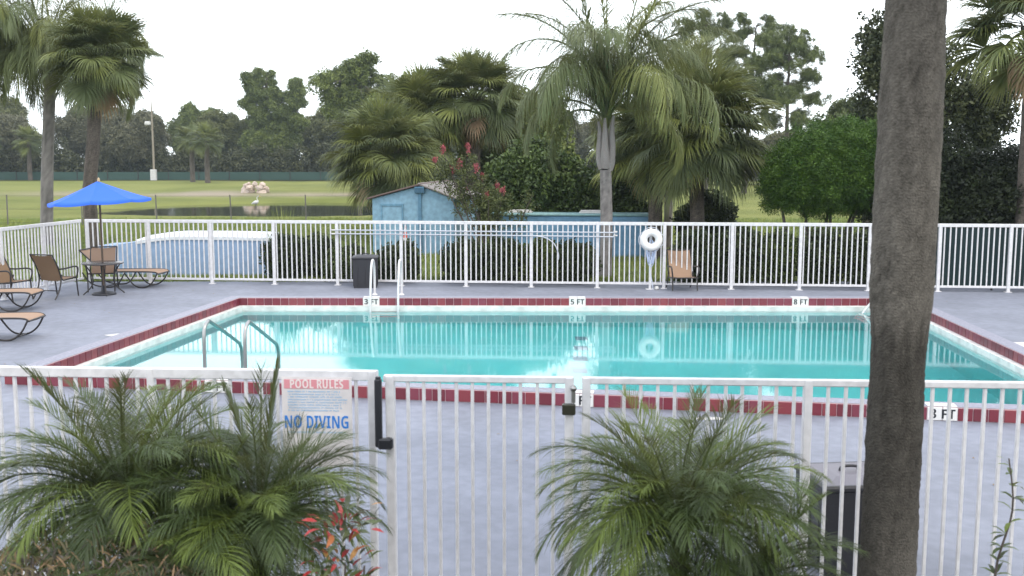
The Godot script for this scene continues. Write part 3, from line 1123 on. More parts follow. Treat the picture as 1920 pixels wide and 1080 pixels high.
	var bodyp := curve([Vector3(-0.24, 0.36, 0), Vector3(-0.1, 0.42, 0), Vector3(0.06, 0.47, 0), Vector3(0.14, 0.52, 0), Vector3(0.1, 0.62, 0), Vector3(0.08, 0.72, 0), Vector3(0.14, 0.8, 0), Vector3(0.2, 0.79, 0)], 4)
	var rad := []
	for k in bodyp.size():
		var f := k / float(bodyp.size() - 1)
		rad.append(0.02 + 0.095 * exp(-pow((f - 0.24) / 0.15, 2)) + 0.018 * exp(-pow((f - 0.93) / 0.05, 2)))
	tube(st, bodyp, rad, 10)
	build("body", st, M.plaster, eg)
	st = begin()
	tube(st, [Vector3(0.2, 0.79, 0), Vector3(0.33, 0.76, 0)], [0.014, 0.003], 6)
	build("bill", st, mat(lin(0.6, 0.4, 0.05), 0.5), eg)
	for q in [-0.03, 0.04]:
		st = begin()
		tube(st, [Vector3(0.0, 0.4, q), Vector3(0.03 + q, 0.2, q), Vector3(0.0 + q, 0, q)], [0.012, 0.009, 0.009], 6)
		tube(st, [Vector3(q, 0.005, q), Vector3(q + 0.09, 0.005, q)], [0.008], 5)
		build("leg", st, M.black, eg)

func boulder(sd: int) -> ArrayMesh:
	var f := FastNoiseLite.new()
	f.seed = sd
	f.frequency = 0.9
	var st := begin()
	st.set_smooth_group(-1)
	var p := func(i: int, k: int) -> Vector3:
		var a := TAU * (k % 10) / 10
		var e := PI * i / 6.0 - PI / 2
		var d := Vector3(cos(e) * cos(a), sin(e), -cos(e) * sin(a))
		return d * (1.0 + 0.55 * f.get_noise_3dv(d * 1.6))
	for i in 6:
		for k in 10:
			var A: Vector3 = p.call(i, k)
			var B: Vector3 = p.call(i, k + 1)
			var C: Vector3 = p.call(i + 1, k + 1)
			var Dd: Vector3 = p.call(i + 1, k)
			for v in [A, C, B, A, Dd, C]: st.add_vertex(v)
	return done(st)

# ------------------------------------------------------------------ palms
func sabal(label: String, at: Vector3, pts: Array, r: float, sc: float, n: Array, sd: int, dead := 4, group := "") -> Node3D:
	var t := thing("cabbage_palm", label, "palm tree", at, 0.0, group)
	put("trunk", palm_trunk(pts, r * 1.1, r * 0.95, sd), M.palmbark, t)
	var top: Vector3 = pts[-1]
	# old leaf bases under the crown
	var st := begin()
	rng.seed = sd
	for k in 22:
		var a := k * 2.4
		var y := -0.9 * sc + k * 0.04 * sc
		var o := Vector3(cos(a), 0, -sin(a))
		var p := top + o * r * 0.8 + Vector3(0, y, 0)
		tube(st, [p, p + o * 0.12 * sc + Vector3(0, 0.16 * sc, 0), p + o * 0.2 * sc + Vector3(0, 0.36 * sc, 0)], [0.05 * sc, 0.035 * sc, 0.012 * sc], 5)
	build("leaf_bases", st, M.bark, t)
	fronds(t, top, [[M.f_up, n[0], sc], [M.f_mid, n[1], sc], [M.f_low, n[2], sc], [M.f_dead, dead, sc, M.frond_dead]], M.frond_sabal, "fan_leaf", sd, 0.38)
	return t

func queen(label: String, at: Vector3, pts: Array, r: float, sc: float, n: Array, sd: int, shaft := true, lift := 0.0) -> Node3D:
	var t := thing("queen_palm", label, "palm tree", at)
	put("trunk", palm_trunk(pts, r * 1.05, r * 0.9, sd, 50, 16, 0.02), M.greybark, t)
	var top: Vector3 = pts[-1]
	if shaft:
		# swollen grey leaf sheaths that open into the petioles
		rng.seed = sd
		for k in 9:
			var a := k * TAU / 9 * 2.2
			var o := Vector3(cos(a), 0, -sin(a))
			var st := begin()
			var y0 := top.y + 0.02 * k
			var h := 0.75 + 0.05 * k
			var b := Vector3(top.x, y0, top.z)
			tube(st, curve([b + o * r * 0.45, b + o * r * 0.95 + Vector3(0, h * 0.3, 0), b + o * r * 0.9 + Vector3(0, h * 0.7, 0), b + o * r * 1.2 + Vector3(0, h, 0)], 4), range(13).map(func(i): return lerp(0.13, 0.03, pow(i / 12.0, 1.4)) * (0.7 + r)), 7)
			build("leaf_sheath", st, M.greybark, t)
		top += Vector3(0, 0.72, 0)
	fronds(t, top + Vector3(0, lift, 0), [[M.q_up, n[0], sc], [M.q_mid, n[1], sc], [M.q_low, n[2], sc]], M.frond_queen, "frond", sd)
	return t

func palms() -> void:
	# left group beyond the umbrella
	sabal("tall cabbage palm with a dark trunk rising behind the blue umbrella", Vector3(-12.5, -0.06, -31), [Vector3.ZERO, Vector3(-0.05, 1.8, 0), Vector3(0.15, 3.6, 0), Vector3(0.36, 5.85, 0)], 0.19, 0.95, [40, 42, 34], 101, 8)
	queen("queen palm with long hanging fronds at the left edge behind the loungers", Vector3(-15.7, -0.06, -35), [Vector3.ZERO, Vector3(0.15, 2.5, 0), Vector3(0.4, 5.3, 0)], 0.2, 1.22, [8, 28, 34], 102)
	var pe := queen("slim palm trunk at the very left edge of the field", Vector3(-16.75, -0.06, -33), [Vector3.ZERO, Vector3(0.1, 3, 0), Vector3(0.2, 6.3, 0)], 0.13, 0.8, [4, 7, 7], 103)
	# far palms on the field
	for q in [[Vector3(-64.5, -0.1, -140), 5.2, "small palm with a bare trunk far off at the left of the field", 0.3], [Vector3(-39.7, -0.1, -130), 5.3, "left one of the twin palms on the far field", 0.3], [Vector3(-36.4, -0.1, -125), 5.0, "right one of the twin palms on the far field", 0.3], [Vector3(-69.5, -0.1, -138), 5.0, "far palm behind the slim trunk at the left edge", 0.3]]:
		var t := thing("far_palm", q[2], "palm tree", q[0], 0.0, "palms far across the field")
		put("trunk", palm_trunk([Vector3.ZERO, Vector3(0, q[1] * 0.5, 0), Vector3(0.1, q[1], 0)], q[3] * 1.1, q[3] * 0.9, 7, 12, 8), M.palmbark, t)
		fronds(t, Vector3(0.1, q[1], 0), [[M.f_up, 10, 1.3], [M.f_mid, 16, 1.3], [M.f_low, 14, 1.3]], M.frond_sabal, "fan_leaf", int(q[1] * 10))
	# middle
	sabal("broad low cabbage palm with green and dead brown fans behind the shed", Vector3(-4.4, -0.06, -36.5), [Vector3.ZERO, Vector3(0.0, 1.2, 0), Vector3(0.05, 3.0, 0)], 0.26, 1.15, [36, 40, 40], 111, 14)
	sabal("shorter cabbage palm rising just behind the broad low palm", Vector3(-3.6, -0.06, -40), [Vector3.ZERO, Vector3(0.0, 2, 0), Vector3(0.1, 4.4, 0)], 0.25, 1.15, [32, 34, 26], 112, 4)
	sabal("cabbage palm with a dark brown skirt left of the tall queen palm", Vector3(-1.5, -0.06, -40), [Vector3.ZERO, Vector3(0.0, 2.4, 0), Vector3(0.1, 5.2, 0)], 0.27, 1.2, [36, 36, 30], 113, 16)
	var qc := queen("tall queen palm with a bulging grey leaf sheath in the middle of the far fence", Vector3(2.3, -0.06, -25.5), [Vector3.ZERO, Vector3(0.02, 1.3, 0), Vector3(-0.02, 2.7, 0)], 0.155, 1.05, [20, 12, 4], 121, true, 0.55)
	# the closed spear and the upright new frond
	fronds(qc, Vector3(-0.02, 3.7, 0), [[[feather(3.8, 1.52, 0.35, 95, 0.75, 0.012, 0.9, 0.1, 0.6, 31)], 5, 1.0]], M.frond_queen, "frond", 9)
	sabal("full round cabbage palm with yellowing hanging fans right of the queen palm", Vector3(5.25, -0.06, -29.5), [Vector3.ZERO, Vector3(0.0, 1.3, 0), Vector3(-0.1, 3.7, 0)], 0.2, 1.2, [52, 56, 54], 131, 5)
	var ys := sabal("second cabbage palm half hidden behind the full round one", Vector3(4.2, -0.06, -30.5), [Vector3.ZERO, Vector3(0.0, 1.6, 0), Vector3(0.0, 3.6, 0)], 0.2, 1.05, [24, 26, 24], 132, 3)
	fronds(ys, Vector3(0.0, 3.0, 0.2), [[M.f_low, 5, 1.2]], M.frond_yellow, "fan_leaf", 3)
	var fp := thing("feathery_palm", "feathery palm with spiky fronds against the sky behind the full round palm", "palm tree", Vector3(5.1, -0.06, -34))
	put("trunk", palm_trunk([Vector3.ZERO, Vector3(0.02, 2.8, 0), Vector3(0.1, 5.5, 0)], 0.15, 0.11, 133, 40, 14, 0.02), M.greybark, fp)
	var spiky := [feather(2.3, 0.95, 0.9, 60, 0.6, 0.011, 0.05, 0.8, 0.25, 41), feather(2.2, 0.65, 0.8, 60, 0.6, 0.011, 0.05, 0.85, 0.25, 42), feather(2.1, 1.25, 0.9, 56, 0.55, 0.011, 0.1, 0.6, 0.25, 43)]
	fronds(fp, Vector3(0.1, 5.4, 0), [[spiky, 16, 1.0]], M.frond_queen, "frond", 133)
	sabal("cabbage palm reaching in at the upper right corner over the dark trees", Vector3(12.6, -0.06, -25.5), [Vector3.ZERO, Vector3(0.0, 3, 0), Vector3(0.0, 6.1, 0)], 0.24, 1.15, [24, 26, 20], 141, 3)
	# the close trunk
	var t := thing("leaning_palm", "thick grey palm trunk close up in front of the near fence", "palm tree", Vector3(2.105, -0.06, -5.6))
	put("trunk", near_trunk(), M.nearbark, t)
	fronds(t, Vector3(0.06, 6.6, 0), [[M.f_up, 9, 1.3], [M.f_mid, 12, 1.3], [M.f_low, 8, 1.2]], M.frond_sabal, "fan_leaf", 151)
	var st := begin()
	for k in 10:
		var a := k * 2.4
		var o := Vector3(cos(a), 0, -sin(a))
		var p := Vector3(0.03, 3.86 + k * 0.13, 0) + o * 0.15
		tube(st, [p, p + o * 0.05 + Vector3(0, 0.1, 0), p + o * 0.1 + Vector3(0, 0.26, 0)], [0.045, 0.03, 0.008], 6)
	build("leaf_bases", st, M.bark, t)

func near_trunk() -> ArrayMesh:
	var g := FastNoiseLite.new()
	g.seed = 8
	g.frequency = 1.0
	g.fractal_octaves = 4
	var tex := noise_tex(0.02, 0.68, 1.0, 5, 91, 1024)
	var m := worn(lin(0.195, 0.18, 0.158), 0.93, tex, 1.6, noise_tex(0.05, 0.0, 1.0, 5, 92), 0.7)
	m.uv1_scale = Vector3(3.0, 2.6, 3.0)
	m.vertex_color_use_as_albedo = true
	m.metallic_specular = 0.25
	M.nearbark = m
	var rings := 330
	var seg := 72
	var v := PackedVector3Array()
	var col := PackedColorArray()
	var ix := PackedInt32Array()
	for i in rings + 1:
		var s := float(i) / rings
		var y := s * 6.6
		var c := Vector3(0.0 + 0.004 * y, y, 0)
		var r0: float = 0.148 + 0.008 * smoothstep(1.4, 0.3, y) + 0.017 * smoothstep(1.9, 2.35, y) - 0.012 * smoothstep(3.0, 4.0, y) - 0.006 * exp(-pow((y - 1.85) / 0.2, 2))
		for k in seg + 1:
			var a := TAU * (k % seg) / seg
			var x := cos(a)
			var z := sin(a)
			var fibre := g.get_noise_3d(x * 5.0, y * 16.0, z * 5.0)
			var fine := g.get_noise_3d(x * 18.0, y * 70.0, z * 18.0)
			var lump := g.get_noise_3d(x * 1.6, y * 4.0 + 9, z * 1.6)
			var scar: float = pow(abs(sin(y * 17.0 + lump * 5.0 + 2.0 * g.get_noise_2d(y * 3.0, 4.0))), 8.0) * clamp(0.5 + 1.5 * g.get_noise_3d(x * 1.2, y * 2.0 + 20.0, z * 1.2), 0.0, 1.0)
			var rr: float = r0 + 0.006 * lump + 0.005 * fibre + 0.0045 * fine - 0.006 * scar
			v.append(c + Vector3(x, 0, -z) * rr)
			# the lower trunk is stained darker from about 1.95 m down
			var stain: float = 1.0 - 0.5 * smoothstep(2.25, 1.9, y + 0.28 * g.get_noise_3d(x * 3, y * 1.2, z * 3)) * smoothstep(0.4, 1.4, y + 0.3 * lump)
			var q: float = clamp((0.78 + 0.26 * fibre + 0.2 * fine + 0.3 * lump - 0.16 * scar) * stain, 0.1, 1.0)
			col.append(Color(q, q * 0.985, q * 0.955))
	for i in rings:
		for k in seg:
			var a := i * (seg + 1) + k
			var b := a + seg + 1
			ix.append_array([a, b + 1, a + 1, a, b, b + 1])
	var arr := []
	arr.resize(Mesh.ARRAY_MAX)
	arr[Mesh.ARRAY_VERTEX] = v
	arr[Mesh.ARRAY_COLOR] = col
	arr[Mesh.ARRAY_INDEX] = ix
	var am := ArrayMesh.new()
	am.add_surface_from_arrays(Mesh.PRIMITIVE_TRIANGLES, arr)
	var st := SurfaceTool.new()
	st.create_from(am, 0)
	st.generate_normals()
	return st.commit()

# ------------------------------------------------------------------ trees
const OLIVE := [Color(0.08, 0.09, 0.032), Color(0.16, 0.17, 0.065)]
const GREY := [Color(0.095, 0.095, 0.055), Color(0.15, 0.146, 0.085)]
const GREEN := [Color(0.075, 0.1, 0.024), Color(0.16, 0.195, 0.05)]
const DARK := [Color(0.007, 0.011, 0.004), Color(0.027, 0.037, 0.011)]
const BRIGHT := [Color(0.022, 0.062, 0.005), Color(0.075, 0.14, 0.014)]

func trees() -> void:
	# far tree line, left to right
	var far := [
		[-88, -152, 8.0, 12.0, GREY, "grey green oak at the left end of the far tree line"],
		[-80, -160, 9.0, 13.0, OLIVE, "olive tree behind the hanging queen palm fronds"],
		[-72, -150, 8.0, 11.5, GREY, "grey green tree left of the tall dark trunk"],
		[-62, -156, 8.5, 12.5, GREY, "wide grey mossy tree between the tall trunk and the light pole"],
		[-54, -148, 7.0, 11.5, GREY, "rounded grey mossy tree just left of the light pole"],
		[-49, -164, 6.0, 12.2, GREEN, "green topped tree rising behind the light pole"],
		[-43, -156, 7.5, 12.0, OLIVE, "dark olive tree right of the light pole"],
		[-38, -164, 4.6, 12.6, OLIVE, "pointed tree behind the twin palms"],
		[-34, -150, 6.0, 9.0, GREEN, "bright green low tree right of the twin palms"],
		[-27, -158, 8.0, 11.5, OLIVE, "darker olive tree below the tall slender trees"],
		[-20, -150, 7.0, 10.0, DARK, "dark tree left of the broad low palm"],
		[-12, -150, 8.0, 11.0, OLIVE, "olive tree far behind the broad low palm"],
		[-3, -145, 8.0, 11.0, OLIVE, "olive tree far behind the shed"],
		[6, -150, 8.0, 10.0, GREY, "grey tree far behind the queen palm"],
		[15, -140, 8.0, 9.5, GREY, "grey tree far behind the full round palm"],
		[24, -120, 8.0, 5.5, GREY, "low grey brush below the pines"],
		[33, -118, 8.0, 6.0, GREY, "low grey brush behind the bright green bush"],
		[42, -125, 8.0, 9.0, OLIVE, "olive tree far behind the thick trunk"],
	]
	for i in far.size():
		var q: Array = far[i]
		var w: float = q[2]
		var h: float = q[3]
		var lobes := round_lobes(Vector3(0, h * 0.5, 0), Vector3(w * 0.72, h * 0.43, w * 0.5), 13, 300 + i, 0.68, 0.42)
		leafy_tree("far_tree", q[5], "tree", Vector3(q[0], -0.1, q[1]), 0.32, h * 0.5, lobes, 9000, 0.6, q[4], 0.1, 300 + i, "far tree line", "leaf_clump", true, 0.4, 0.3)
	# undergrowth under the tree line
	var lob := []
	for k in 44: lob.append([Vector3(-95 + k * 2.6, 1.2, -147 + rng.randf_range(-2, 2)), Vector3(1.9, rng.randf_range(2.4, 4.2), 1.6)])
	var ug := foliage("undergrowth", self, M.leaf_clump, M.leaf, lob, 9000, 0.9, [Color(0.03, 0.036, 0.016), Color(0.085, 0.09, 0.04)], 0.0, 0.45, 55, 0.3)
	tag(ug, "dark undergrowth along the foot of the far tree line", "undergrowth", "", "stuff")
	# tall slender pines of the tree line
	slender("tall slender pine left of the pair over the far trees", Vector3(-35.4, -0.1, -149), 15.5, 2.6, 401, GREEN)
	slender("tall slender pine right of the pair over the far trees", Vector3(-31.4, -0.1, -149), 14.2, 2.4, 402, GREEN)
	slender("flat topped pine behind the broad low palm", Vector3(-16.2, -0.1, -110), 13.6, 3.6, 403, GREEN)
	leafy_tree("round_tree", "round leafy tree peeping over the shorter cabbage palm", "tree", Vector3(-9.0, -0.1, -90), 0.25, 5.0, round_lobes(Vector3(0, 6.7, 0), Vector3(3.2, 3.0, 3.0), 9, 404), 2600, 0.8, GREEN, 0.15, 404, "", "leaf_clump", true, 0.42, 0.35)
	# pines at the right
	pine("tall pine nearest the feathery palm, its crown at the sky", Vector3(17.6, -0.1, -95), 15.6, 405, 0.5)
	pine("tall pine with a bare trunk in the middle of the three pines", Vector3(20.0, -0.1, -90), 14.6, 406, 0.6)
	pine("dense leaning pine nearest the thick trunk", Vector3(22.2, -0.1, -85), 13.0, 407, 1.0)
	# close dark leafy trees
	leafy_tree("leafy_tree", "dark broad leafed tree filling the space left of the grey palm trunk", "tree", Vector3(1.4, -0.06, -33.5), 0.12, 1.6, round_lobes(Vector3(-0.2, 2.0, 0), Vector3(1.7, 1.9, 1.2), 10, 410), 3600, 0.34, [Color(0.03, 0.052, 0.014), Color(0.085, 0.125, 0.03)], 0.1, 410, "", "leaf_small", true, 0.42, 0.9)
	leafy_tree("leafy_tree", "dark leafy bush right of the grey palm trunk", "tree", Vector3(3.5, -0.06, -33), 0.1, 1.3, round_lobes(Vector3(0, 1.6, 0), Vector3(1.2, 1.5, 1.1), 8, 411), 2400, 0.32, [Color(0.03, 0.045, 0.014), Color(0.075, 0.105, 0.03)], 0.1, 411, "", "leaf_small", true, 0.42, 0.9)
	leafy_tree("leafy_tree", "tall dense green tree behind the queen palm fronds", "tree", Vector3(0.6, -0.06, -43), 0.2, 3.0, round_lobes(Vector3(0, 3.6, 0), Vector3(2.6, 2.9, 2.0), 10, 412), 3600, 0.5, GREEN, 0.1, 412, "", "leaf_clump", true, 0.42, 0.6)
	leafy_tree("leafy_tree", "low dark leafy bush under the full round palm beside its trunk", "bush", Vector3(6.0, -0.06, -31.5), 0.08, 0.9, round_lobes(Vector3(0, 1.05, 0), Vector3(1.0, 1.0, 0.9), 8, 413), 2200, 0.28, [Color(0.02, 0.03, 0.01), Color(0.07, 0.09, 0.028)], 0.15, 413, "", "leaf_small", true, 0.42, 0.9)
	# right hand dark mass
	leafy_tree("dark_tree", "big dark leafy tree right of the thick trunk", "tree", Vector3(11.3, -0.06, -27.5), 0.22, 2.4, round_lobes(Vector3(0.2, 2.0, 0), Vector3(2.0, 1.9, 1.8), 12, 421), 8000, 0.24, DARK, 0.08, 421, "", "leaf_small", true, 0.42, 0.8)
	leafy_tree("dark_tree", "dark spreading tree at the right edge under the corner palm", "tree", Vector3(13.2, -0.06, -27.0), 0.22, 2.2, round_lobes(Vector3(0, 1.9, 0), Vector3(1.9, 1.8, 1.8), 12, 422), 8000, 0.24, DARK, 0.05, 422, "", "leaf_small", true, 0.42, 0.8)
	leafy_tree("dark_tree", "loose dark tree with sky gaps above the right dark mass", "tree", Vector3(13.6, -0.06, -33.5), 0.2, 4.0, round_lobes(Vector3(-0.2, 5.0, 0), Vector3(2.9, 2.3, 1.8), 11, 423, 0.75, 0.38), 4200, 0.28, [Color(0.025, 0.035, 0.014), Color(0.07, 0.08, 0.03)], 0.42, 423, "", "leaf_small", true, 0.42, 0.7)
	leafy_tree("leafy_tree", "leafy tree showing at the left side of the thick trunk", "tree", Vector3(14.4, -0.06, -42), 0.2, 3.5, round_lobes(Vector3(0.4, 2.7, 0), Vector3(2.0, 1.8, 1.8), 10, 424, 0.75, 0.4), 4200, 0.3, [Color(0.035, 0.05, 0.016), Color(0.08, 0.1, 0.032)], 0.36, 424, "", "leaf_small", true, 0.42, 0.7)
	leafy_tree("leafy_tree", "small leafy tree between the dense leaning pine and the thick trunk", "tree", Vector3(19.3, -0.1, -60), 0.15, 3.6, round_lobes(Vector3(0, 4.6, 0), Vector3(2.0, 1.7, 1.6), 9, 425, 0.75, 0.4), 3200, 0.34, [Color(0.045, 0.06, 0.02), Color(0.1, 0.12, 0.038)], 0.3, 425, "", "leaf_small", true, 0.42, 0.6)
	# clipped bright bush on several stems
	var b := thing("round_bush", "large rounded bright green clipped bush on several dark stems", "bush", Vector3(8.6, -0.06, -28.4))
	rng.seed = 430
	for k in 7:
		var st := begin()
		var x := (k - 3) * 0.42 + rng.randf_range(-0.1, 0.1)
		var zz := rng.randf_range(-0.5, 0.5)
		limb(st, Vector3(x * 0.55, -0.1, zz * 0.5), Vector3(x, 2.2, zz), 0.055, 0.03, 0.12)
		build("stem", st, M.bark, b)
	foliage("crown", b, M.leaf_fine, M.leaf, [[Vector3(0.2, 2.7, 0), Vector3(1.85, 1.2, 1.5), 1.0], [Vector3(-1.0, 2.25, 0), Vector3(0.85, 0.72, 1.0), 0.8], [Vector3(1.1, 2.4, 0), Vector3(0.95, 0.95, 1.0), 0.8], [Vector3(0.5, 3.0, 0.1), Vector3(1.3, 0.95, 1.1), 0.7], [Vector3(-0.3, 2.2, 0.6), Vector3(1.3, 0.7, 0.7), 0.6]], 11000, 0.26, BRIGHT, 0.0, 0.22, 430, 1.3)
	# crape myrtle
	var cm := thing("flowering_shrub", "tall open shrub with red pink flower heads at the right corner of the shed", "shrub", Vector3(-0.55, -0.06, -30.6))
	rng.seed = 440
	var tips := []
	for k in 13:
		var st := begin()
		var tip := Vector3(rng.randf_range(-0.9, 1.2), rng.randf_range(1.7, 2.9), rng.randf_range(-0.6, 0.5))
		if k < 6: tip = Vector3(-1.7 + k * 0.24, 2.85 + 0.35 * sin(k * 2.0), rng.randf_range(-0.3, 0.3))
		limb(st, Vector3(tip.x * 0.12, -0.1, tip.z * 0.2), tip, 0.035, 0.008, 0.06, 5)
		build("stem", st, M.bark, cm)
		tips.append(tip)
	var lobs := []
	for tp in tips:
		lobs.append([tp * Vector3(0.9, 0.86, 0.9), Vector3(0.32, 0.45, 0.3)])
		lobs.append([tp * Vector3(0.6, 0.6, 0.6), Vector3(0.3, 0.4, 0.3), 0.7])
	foliage("leaves", cm, M.leaf_small, M.leaf, lobs, 750, 0.15, [Color(0.06, 0.075, 0.025), Color(0.12, 0.14, 0.045)], 0.1, 0.5, 440, 1.0)
	var fl := leafmat(Color.WHITE, 0.6, 0.4)
	for k in tips.size():
		if k % 3 == 2 and k > 5: continue
		foliage("flower_head", cm, M.leaf_small, fl, [[tips[k] + Vector3(0, 0.06, 0), Vector3(0.06, 0.15, 0.06)]], 14, 0.1, [Color(0.32, 0.06, 0.08), Color(0.45, 0.13, 0.15)], -1.0, 0.5, 500 + k)

func slender(label: String, at: Vector3, h: float, w: float, sd: int, tint: Array) -> void:
	rng.seed = sd
	var lobes := []
	for k in 26:
		var f := k / 25.0
		var y: float = h * lerp(0.5, 0.97, f)
		var rr: float = w * (0.55 + 0.6 * sin(PI * (0.15 + 0.75 * f))) * rng.randf_range(0.28, 0.5)
		lobes.append([Vector3(rng.randf_range(-0.9, 0.9) * w * (0.4 + 0.6 * sin(PI * (0.1 + 0.8 * f))), y, rng.randf_range(-0.6, 0.6) * w), Vector3(rr, rr * 0.7, rr)])
	leafy_tree("slender_pine", label, "tree", at, 0.22, h * 0.92, lobes, 3400, 0.55, tint, 0.3, sd, "slender pines over the far tree line", "leaf_clump", true, 0.45, 0.4)

func pine(label: String, at: Vector3, h: float, sd: int, fullness: float) -> void:
	var t := thing("pine_tree", label, "pine tree", at, 0.0, "")
	rng.seed = sd
	var st := begin()
	var lean := Vector3(rng.randf_range(-0.4, 0.8), 0, 0)
	var tp := curve([Vector3(0, -0.1, 0), lean * 0.4 + Vector3(0, h * 0.5, 0), lean + Vector3(0, h * 0.97, 0)], 8)
	tube(st, tp, range(17).map(func(i): return lerp(0.24, 0.06, i / 16.0)), 8)
	build("trunk", st, M.bark, t)
	var lobes := []
	st = begin()
	var n := int(14 + 14 * fullness)
	for k in n:
		var f := k / float(n - 1)
		var y: float = h * lerp(0.66 - 0.24 * fullness, 0.98, f)
		var reach := h * 0.17 * (0.35 + 0.9 * sin(PI * clamp(0.2 + 0.72 * f, 0, 1))) * rng.randf_range(0.55, 1.15)
		var a := k * 2.4 + rng.randf_range(-0.3, 0.3)
		var p0: Vector3 = tp[clamp(int(y / h * 16), 0, 16)]
		var c := Vector3(p0.x, y, p0.z) + Vector3(cos(a), rng.randf_range(0.0, 0.35), -sin(a)) * reach
		limb(st, Vector3(p0.x, y - 0.3, p0.z), c, 0.05, 0.015, 0.1, 5)
		lobes.append([c, Vector3(1.0, 0.72, 1.0) * rng.randf_range(0.7, 1.2)])
		lobes.append([c.lerp(Vector3(p0.x, y, p0.z), 0.4), Vector3(0.5, 0.3, 0.5) * rng.randf_range(0.6, 1.1), 0.5])
	build("limbs", st, M.bark, t)
	foliage("crown", t, M.needles, M.leaf, lobes, int(2000 + 1300 * fullness), 0.4, [Color(0.055, 0.075, 0.022), Color(0.14, 0.17, 0.05)], 0.48, 0.5, sd, 0.9)

# ------------------------------------------------------------------ shrubs behind the far fence
func shrubs() -> void:
	var rows := [[-5.5, 1.15, "dark shrub beside the end of the long blue wall"], [-4.75, 1.1, "dark shrub below the lower ornamental grass clump"], [-3.95, 0.85, "dark clipped shrub left of the black litter bin"], [-2.75, 0.95, "dark clipped shrub behind the black litter bin"], [-1.15, 1.05, "dark shrub behind the fence right of the traffic cone"], [-0.25, 1.1, "dark shrub second to the right of the traffic cone"], [0.65, 1.1, "dark shrub midway between the traffic cone and the grey trunk"], [1.45, 1.0, "dark shrub just left of the grey palm trunk"],
		[4.25, 1.3, "dark shrub right behind the tan sling chair"], [5.2, 1.4, "dark shrub second right of the tan sling chair"], [6.15, 1.3, "dark shrub third right of the tan sling chair"], [7.1, 1.4, "dark shrub fourth right of the tan sling chair"], [8.05, 1.35, "dark shrub just left of the thick leaning trunk"]]
	for i in rows.size():
		var q: Array = rows[i]
		var z: float = -25.1 + (q[0] + 10.0) * 0.087 - 0.35
		if i == 1: z -= 0.5
		var t := thing("hedge_shrub", q[2], "shrub", Vector3(q[0], -0.06, z), 0.0, "dark shrubs behind the far fence")
		rng.seed = 600 + i
		var st := begin()
		for k in 5: limb(st, Vector3(rng.randf_range(-0.15, 0.15), -0.05, 0), Vector3(rng.randf_range(-0.4, 0.4), q[1] * 0.6, rng.randf_range(-0.3, 0.3)), 0.02, 0.008, 0.1, 5)
		build("stem", st, M.bark, t)
		foliage("leaves", t, M.leaf_small, M.leaf, [[Vector3(0, q[1] * 0.5, 0), Vector3(0.55, q[1] * 0.5, 0.42)], [Vector3(0.15, q[1] * 0.62, 0.1), Vector3(0.4, q[1] * 0.36, 0.3)]], 1100, 0.17, [Color(0.02, 0.03, 0.012), Color(0.055, 0.075, 0.025)] if i % 4 != 2 else [Color(0.03, 0.045, 0.014), Color(0.09, 0.12, 0.03)], 0.0, 0.4, 600 + i, 1.6)
	# ornamental grass clumps
	var idx := 0
	for q in [[Vector3(-5.62, -0.06, -25.5), 1.75, 240, "tall ornamental grass clump beside the end of the blue wall", 1.0], [Vector3(-4.95, -0.06, -25.9), 1.55, 170, "lower ornamental grass clump behind the far fence", 1.0]]:
		var t := thing("ornamental_grass", q[3], "grass clump", q[0])
		var r := RandomNumberGenerator.new()
		r.seed = 700 + idx
		for half in 2:
			var lv := Leaves.new()
			for k in q[2] / 2:
				var a := r.randf() * TAU
				var o := Vector3(cos(a), 0, sin(a))
				var h: float = q[1] * r.randf_range(0.5, 1.05)
				var out := r.randf_range(0.1, 0.55)
				var p0 := o * r.randf_range(0, 0.2)
				lv.strip([p0, p0 + o * out * 0.25 + Vector3(0, h * 0.45, 0), p0 + o * out * 0.6 + Vector3(0, h * 0.82, 0), p0 + o * out + Vector3(0, h * r.randf_range(0.85, 1.05), 0)], [0.009, 0.008, 0.006, 0.001], Vector3(-o.z, 0, o.x))
			put("blades", lv.mesh(), [M.frond_dark[3], M.frond_yellow[1]][half], t).set_meta("kind", "stuff")
		idx += 1
	# dark screen behind the right end of the fence
	var sc := thing("privacy_screen", "dark teal privacy screen behind the right end of the far fence", "screen", Vector3(8.75, 0, -23.15), -0.087)
	var st := begin()
	var cloth := worn(lin(0.006, 0.028, 0.031), 0.85, M.fine, 1.0)
	box(st, Vector3(1.95, 0.72, 0), Vector3(3.9, 1.32, 0.012))
	build("cloth", st, cloth, sc)
	for k in 3:
		st = begin()
		tube(st, [Vector3(0.1 + k * 1.85, 0, -0.04), Vector3(0.1 + k * 1.85, 1.42, -0.04)], [0.025], 8)
		build("post", st, M.darksteel, sc)

# ------------------------------------------------------------------ things on the deck
func sling(st: SurfaceTool, pts: Array, half: float, sag := 0.02) -> void:
	st.set_smooth_group(3)
	var n := pts.size()
	var row := func(i: int, k: int) -> Vector3:
		var f := k / 6.0 * 2.0 - 1.0
		return pts[i] + Vector3(f * half, -sag * (1.0 - f * f), 0)
	for side in [1.0, -1.0]:
		for i in n - 1:
			for k in 6:
				var o := Vector3(0, 0.003 * side, 0.003 * side)
				var A: Vector3 = row.call(i, k) + o
				var B: Vector3 = row.call(i, k + 1) + o
				var C: Vector3 = row.call(i + 1, k + 1) + o
				var D: Vector3 = row.call(i + 1, k) + o
				for v in ([A, C, B, A, D, C] if side < 0 else [A, B, C, A, C, D]): st.add_vertex(v)

